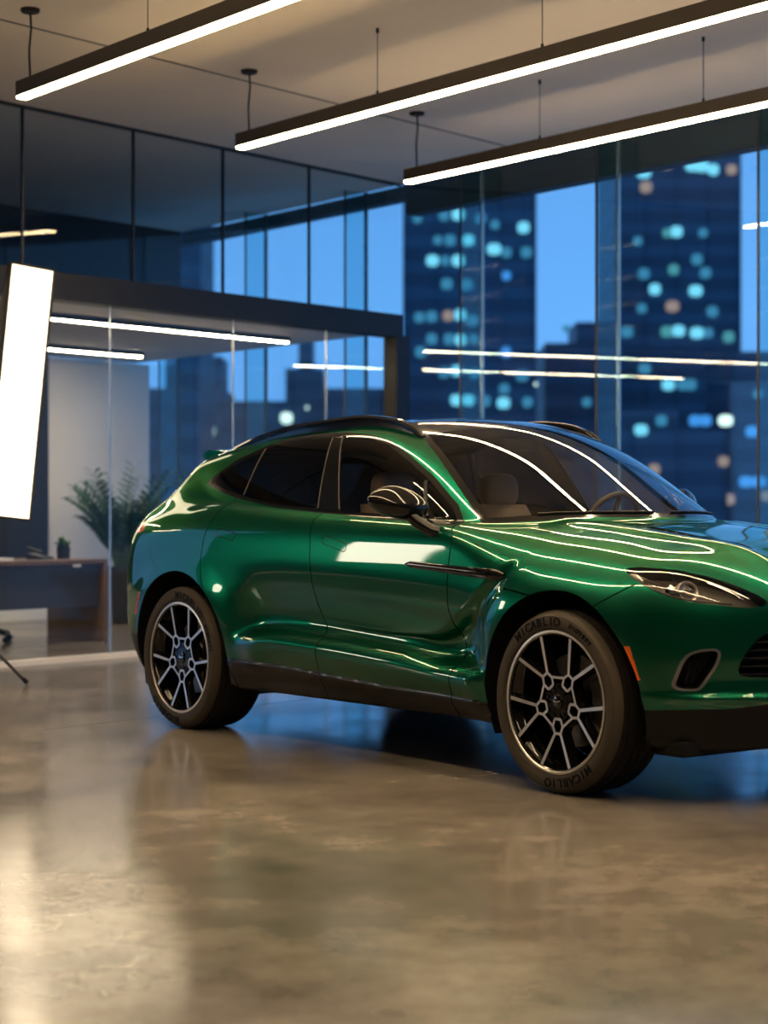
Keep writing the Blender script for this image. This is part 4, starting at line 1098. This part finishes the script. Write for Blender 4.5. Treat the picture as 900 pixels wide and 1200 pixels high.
m.add(V_, [(i*5+k, i*5+k+1, (i+1)*5+k+1, (i+1)*5+k) for i in range(20) for k in range(4)]); m.build('dashboard', M['leather_dark'], CAR, fix=False, smooth=True, sharp=50)
m = MB(); m.box((-1.9, -.13, .45), (-.95, .13, .85), bevel=.03); m.build('center_console', M['leather_dark'], CAR)
sw = MB(); wc = Vector((-1.06, .38, 1.125)); Rw = .182; tilt = Matrix.Rotation(math.radians(-66), 3, 'Y')
ring = [wc+tilt @ Vector((Rw*math.cos(t), Rw*math.sin(t), 0)) for t in np.linspace(0, 2*math.pi, 49)]
sw.tube(ring, .0155, 10, cap=False); wheel_s = sw.build('steering_wheel', M['leather_dark'], CAR, smooth=True, sharp=80)
sw = MB(); sw.lathe([(0, .03), (.05, .028), (.065, .01), (.06, -.04), (0, -.05)], 28); hub_ = [wc+tilt @ Vector(v) for v in sw.v]; sw.v = [tuple(v) for v in hub_]
for t in (0, math.pi, -math.pi/2): sw.tube([wc, wc+tilt @ Vector((Rw*math.sin(t+math.pi/2), Rw*math.cos(t+math.pi/2), 0))], .014, 8)
sw.build('steering_hub', M['leather_dark'], wheel_s, smooth=True)
m = MB(); m.box((-1.36, -.11, 1.515), (-1.33, .11, 1.575), bevel=.012); m.build('interior_mirror', M['satin_black'], CAR)
# wipers resting at the foot of the windshield
for y0, y1 in ((.10, .62), (-.58, -.02)):
    ps = []
    for t in np.linspace(0, 1, 12):
        yy = y0+(y1-y0)*t; xx = -.345-.30*(abs(yy)/.72)**2-.012; ps.append((xx, yy, top(xx, abs(yy))+.006))
    m = MB(); m.tube(ps, .005, 8); m.build('wiper', M['satin_black'], CAR, smooth=True)

# ================================================================== studio softboxes
def softbox(name, loc, zc, w, h, yaw, roll, pitch, label, mast, dm='softbox'):
    """strip softbox on a tripod; yaw = direction the front faces (from +x), loc = plan position of the front's centre"""
    r = empty(name, (loc[0], loc[1], 0)); tag(r, label, 'softbox', 'studio softboxes on tripods')
    n = Vector((math.cos(yaw), math.sin(yaw), 0)); n.z = math.tan(pitch); n.normalize()
    sx = Vector((-math.sin(yaw), math.cos(yaw), 0)); up = n.cross(sx).normalized(); 
    c, s = math.cos(roll), math.sin(roll); sx, up = sx*c+up*s, up*c-sx*s
    O = Vector((0, 0, zc))
    P = lambda a, b, d: O+sx*a+up*b+n*d
    m = MB(); k = 10; V = []
    for i in range(k+1):
        for j in range(k+1):
            a, b = -1+2*i/k, -1+2*j/k; V.append(P(a*w/2, b*h/2, .012*(1-a*a)*(1-b*b)))
    m.add(V, [(i*(k+1)+j, (i+1)*(k+1)+j, (i+1)*(k+1)+j+1, i*(k+1)+j+1) for i in range(k) for j in range(k)])
    m.build('diffuser', M[dm], r, fix=False, smooth=True)
    m = MB(); D = .42
    f = [P(sa*(w/2+.006), sb*(h/2+.006), .012) for sa, sb in ((-1, -1), (1, -1), (1, 1), (-1, 1))]
    f2 = [P(sa*(w/2+.006), sb*(h/2+.006), -.05) for sa, sb in ((-1, -1), (1, -1), (1, 1), (-1, 1))]
    b = [P(sa*.09, sb*.11, -D) for sa, sb in ((-1, -1), (1, -1), (1, 1), (-1, 1))]
    m.add(f+f2+b, [(i, (i+1) % 4, 4+(i+1) % 4, 4+i) for i in range(4)]+[(4+i, 4+(i+1) % 4, 8+(i+1) % 4, 8+i) for i in range(4)]+[(8, 9, 10, 11)])
    m.build('softbox_shell', M['fabric_black'], r, fix=False)
    m = MB()
    for i in range(4):
        a, b_ = f[i], f[(i+1) % 4]; m.tube([a, b_], .009, 6)
    m.build('rim_piping', M['fabric_black'], r)
    m = MB(); q = n.to_track_quat('Z', 'Y').to_matrix(); o0 = MB(); o0.lathe([(0, -.34), (.055, -.34), (.06, -.32), (.06, -.02), (.085, 0), (.085, .02), (0, .02)], 28)
    m.add([q @ Vector(v)+P(0, 0, -D) for v in o0.v], o0.f); m.build('lamp_head', M['black_metal'], r, smooth=True)
    mx, my = mast[0]-loc[0], mast[1]-loc[1]
    hd = P(0, 0, -D-.1)
    m = MB(); m.tube([(mx, my, .42), (mx, my, 1.1)], .016, 12); m.tube([(mx, my, 1.05), (mx, my, hd.z-.06)], .012, 12); m.tube([(mx, my, hd.z-.06), hd], .014, 10)
    m.build('stand_pole', M['black_metal'], r, smooth=True)
    m = MB(); m.lathe([(0, .50), (.03, .50), (.034, .53), (.034, .58), (.03, .60), (0, .60)], 20, at=(mx, my, 0)); m.lathe([(0, 1.04), (.024, 1.04), (.024, 1.12), (0, 1.12)], 16, at=(mx, my, 0)); m.build('stand_collar', M['black_metal'], r, smooth=True)
    for kk in range(3):
        a = mast[2]+kk*2*math.pi/3; ft = (mx+.62*math.cos(a), my+.62*math.sin(a), .014)
        m = MB(); m.tube([(mx+.03*math.cos(a), my+.03*math.sin(a), .56), ft], .0115, 10); lg = m.build('leg', M['black_metal'], r, smooth=True)
        m = MB(); m.tube([Vector(ft)+Vector((-math.cos(a)*.03, -math.sin(a)*.03, .03)), ft], .016, 10); m.build('rubber_foot', M['matte_black'], lg)
        m = MB(); m.tube([(mx, my, .44), (mx+.3*math.cos(a), my+.3*math.sin(a), .30)], .006, 8); m.build('leg_brace', M['black_metal'], lg)
    return r
softbox('studio_softbox', (-2.475, 13.0), 2.01, .305, 1.71, math.radians(-56), math.radians(-6.0), 0., 'lit upright strip softbox leaning at the left edge of the photo', (-3.06, 13.28, math.radians(-12)))
softbox('studio_softbox', (-5.42, 10.62), 1.50, .42, .78, math.radians(-8), 0., math.radians(-5), 'broad lit softbox mirrored in the doors of the car, standing left of the photo', (-6.0, 10.72, math.radians(60)), 'broad_softbox')

# ================================================================== desk and what stands round it
DO = Vector((-2.515, 17.42, 0))          # right front corner of the desk
def dk(x, y): return DO+U*x+Vector((-math.sin(UA), math.cos(UA), 0))*y
desk = empty('office_desk', tuple(DO), UA); tag(desk, 'walnut and charcoal office desk behind the glass partition', 'desk')
m = MB(); m.box((-2.1, 0, .715), (0, .78, .755), bevel=.003); m.build('desktop', M['wood'], desk)
for x0, x1 in ((-.05, 0), (-2.1, -2.05)):
    m = MB(); m.box((x0, .0, 0), (x1, .78, .715), bevel=.003); m.build('side_panel', M['wood'], desk)
m = MB(); m.box((-2.05, .05, .33), (-.05, .075, .715)); m.build('modesty_panel', M['desk_dark'], desk)
m = MB(); m.box((-.42, -.004, .690), (-.33, .0, .712)); m.build('desk_label', M['white_plastic'], desk)['label'] = 'small white tag on the desk edge'
# small plant on the desk
pp = dk(-.27, .30); pl = empty('potted_plant', (pp.x, pp.y, .755)); tag(pl, 'small green plant in a black pot on the desk top', 'plant')
m = MB(); m.lathe([(0, 0), (.058, 0), (.064, .10), (.066, .115), (.058, .115), (.055, .095), (0, .095)], 32); m.build('pot', M['pot'], pl, smooth=True, sharp=40)
m = MB(); m.lathe([(0, .098), (.055, .098)], 24); m.build('soil', M['soil'], pl)
m = MB(); rnd = random.Random(3)
for k in range(22):
    a = rnd.uniform(0, 6.28); tl_ = rnd.uniform(.25, .95); L_ = rnd.uniform(.07, .13); ww = rnd.uniform(.014, .022)
    d = Vector((math.cos(a)*math.sin(tl_), math.sin(a)*math.sin(tl_), math.cos(tl_))); sd = d.cross(Vector((0, 0, 1))).normalized(); n_ = sd.cross(d)
    b = Vector((math.cos(a)*.012, math.sin(a)*.012, .10))
    m.add([b, b+d*L_*.5+sd*ww-n_*.006, b+d*L_-n_*.02, b+d*L_*.5-sd*ww-n_*.006, b+d*L_*.5+n_*.004], [(0, 1, 4), (1, 2, 4), (2, 3, 4), (3, 0, 4)])
m.build('leaves', M['leaf'], pl, fix=False)
bag = dk(-.52, .33); bo = empty('desk_telephone', (bag.x, bag.y, .755), UA+.3); tag(bo, 'low black telephone lying on the desk beside the small plant', 'telephone')
m = MB(); m.add([(-.10, -.08, 0), (.10, -.08, 0), (.10, .08, 0), (-.10, .08, 0), (-.10, -.08, .022), (.10, -.08, .022), (.10, .08, .058), (-.10, .08, .058)], [(0, 3, 2, 1), (4, 5, 6, 7), (0, 1, 5, 4), (1, 2, 6, 5), (2, 3, 7, 6), (3, 0, 4, 7)]); m.build('telephone_base', M['pot'], bo)
m = MB(); m.tube([(-.075, -.075, .062), (-.075, -.05, .068), (-.075, .05, .088), (-.075, .075, .092)], [.026, .017, .017, .026], 10); m.build('handset', M['pot'], bo, smooth=True)
m = MB()
for i in range(3):
    for j in range(4): m.box((.0+i*.025, -.055+j*.025, .025+.0055*j), (.018+i*.025, -.037+j*.025, .034+.0055*j))
m.build('keypad', M['desk_dark'], bo)
pb = dk(-1.13, .24); o = empty('paper_stack', (pb.x, pb.y, .755), UA+.15); tag(o, 'thin stack of white paper at the front of the desk', 'paper')
m = MB()
for k in range(5):
    m.box((-.148, -.105, k*.005), (.148, .105, k*.005+.0046), rot=Matrix.Rotation(.03*math.sin(k*2.1), 3, 'Z'))
m.build('sheets', M['white_plastic'], o)
mo = dk(-1.52, .46); o = empty('computer_monitor', (mo.x, mo.y, .755), UA+math.radians(8)); tag(o, 'grey backed computer monitor on the desk, below the softbox', 'monitor')
m = MB(); m.box((-.27, -.012, .13), (.27, .016, .46), bevel=.006); m.build('monitor_housing', mat('silver_plastic', (.30, .31, .33), .4), o)
m = MB(); m.box((-.26, .0165, .14), (.26, .018, .45)); m.build('screen', M['gloss_black'], o)
m = MB(); m.box((-.03, -.03, .01), (.03, -.012, .26), bevel=.004); m.box((-.11, -.10, 0), (.11, .08, .012), bevel=.004); m.build('monitor_stand', M['black_metal'], o)

# office chair: its star base shows below the desk
oc = dk(-.80, .86); ch = empty('office_chair', (oc.x, oc.y, 0), .2); tag(ch, 'black swivel office chair with a star base at the desk', 'chair')
m = MB(); m.tube([(0, 0, .10), (0, 0, .42)], .028, 14); m.tube([(0, 0, .08), (0, 0, .16)], .045, 16); m.build('column', M['black_metal'], ch, smooth=True, sharp=50)
for k in range(5):
    a = 2*math.pi*k/5+.55; c, s = math.cos(a), math.sin(a)
    m = MB(); m.tube([(.03*c, .03*s, .125), (.20*c, .20*s, .105), (.33*c, .33*s, .078)], [.024, .019, .014], 10); lg = m.build('leg', M['black_metal'], ch, smooth=True)
    m = MB()
    for off in (-.016, .016):
        m.lathe([(0, -.009), (.026, -.009), (.028, -.004), (.028, .004), (.026, .009), (0, .009)], 20, 'y', at=(0, off, 0))
    rt = Matrix.Rotation(a, 3, 'Z'); m.v = [tuple(rt @ Vector(v)+Vector((.33*c, .33*s, .029))) for v in m.v]; m.tube([(.33*c, .33*s, .03), (.33*c, .33*s, .08)], .008, 8); m.build('caster', M['matte_black'], lg)
m = MB(); m.box((-.24, -.24, .43), (.24, .24, .50), bevel=.03); m.build('seat', M['fabric_black'], ch, smooth=True)
m = MB(); m.tube([(-.2, 0, .44), (-.30, 0, .48), (-.31, 0, .70)], .02, 10); m.build('back_support', M['black_metal'], ch, smooth=True)
m = MB(); m.box((-.31, -.21, .58), (-.26, .21, 1.0), bevel=.024); m.build('backrest', M['fabric_black'], ch, smooth=True)

# potted palm beside the beige wall
px_, py_ = -2.76, 20.15
palm = empty('potted_palm', (px_, py_, 0), .3); tag(palm, 'tall leafy palm in a square black planter by the beige wall', 'plant')
m = MB(); m.add([(-.125, -.125, 0), (.125, -.125, 0), (.125, .125, 0), (-.125, .125, 0), (-.15, -.15, .60), (.15, -.15, .60), (.15, .15, .60), (-.15, .15, .60), (-.135, -.135, .60), (.135, -.135, .60), (.135, .135, .60), (-.135, .135, .60), (-.13, -.13, .55), (.13, -.13, .55), (.13, .13, .55), (-.13, .13, .55)],
    [(0, 3, 2, 1)]+[(a+i, a+(i+1) % 4, b+(i+1) % 4, b+i) for a, b in ((0, 4), (4, 8), (8, 12)) for i in range(4)]); m.build('planter', M['pot'], palm)
m = MB(); m.box((-.13, -.13, .53), (.13, .13, .555)); m.build('soil', M['soil'], palm)
rnd = random.Random(11); st_ = MB(); lf = MB()
for k in range(46):
    a = k*2.399+rnd.uniform(-.3, .3); el = rnd.uniform(.06, .50); L_ = rnd.uniform(.70, 1.20)*(1.0 if el < .35 else .80)
    b = Vector((rnd.uniform(-.07, .07), rnd.uniform(-.07, .07), .54)); pts = []; d = Vector((math.cos(a)*math.sin(el), math.sin(a)*math.sin(el), math.cos(el)))
    p = b.copy()
    for i in range(9):
        pts.append(p.copy()); p = p+d*L_/8; d = (d+Vector((math.cos(a)*.055, math.sin(a)*.055, -.015-.011*i))).normalized()
    st_.tube(pts, [.009-.0007*i for i in range(9)], 6)
    for i in range(3, 9):
        for jj in range(2):
            q = pts[i] if jj == 0 or i == 8 else pts[i].lerp(pts[i+1], .5)
            dd = (pts[min(i+1, 8)]-pts[i-1]).normalized(); sd = dd.cross(Vector((0, 0, 1)))
            sd = sd.normalized() if sd.length > .05 else Vector((math.sin(a), -math.cos(a), 0))
            for sg in (1, -1):
                ll = .27*(1-.05*(i-3))*rnd.uniform(.8, 1.1); v = (dd*.62+sd*sg*.75+Vector((0, 0, .12))).normalized(); w_ = .016
                nn = v.cross(Vector((0, 0, 1))).normalized()
                m1, m2, tip = q+v*ll*.35, q+v*ll*.7+Vector((0, 0, -.02)), q+v*ll+Vector((0, 0, -.07))
                lf.add([q, m1+nn*w_, m1-nn*w_, m2+nn*w_*.85, m2-nn*w_*.85, tip, m1+Vector((0, 0, -.004))], [(0, 1, 6), (0, 6, 2), (1, 3, 4, 6), (6, 4, 2), (3, 5, 4)])
st_.build('stems', M['stem'], palm, smooth=True); lf.build('fronds', M['leaf'], palm, fix=False)
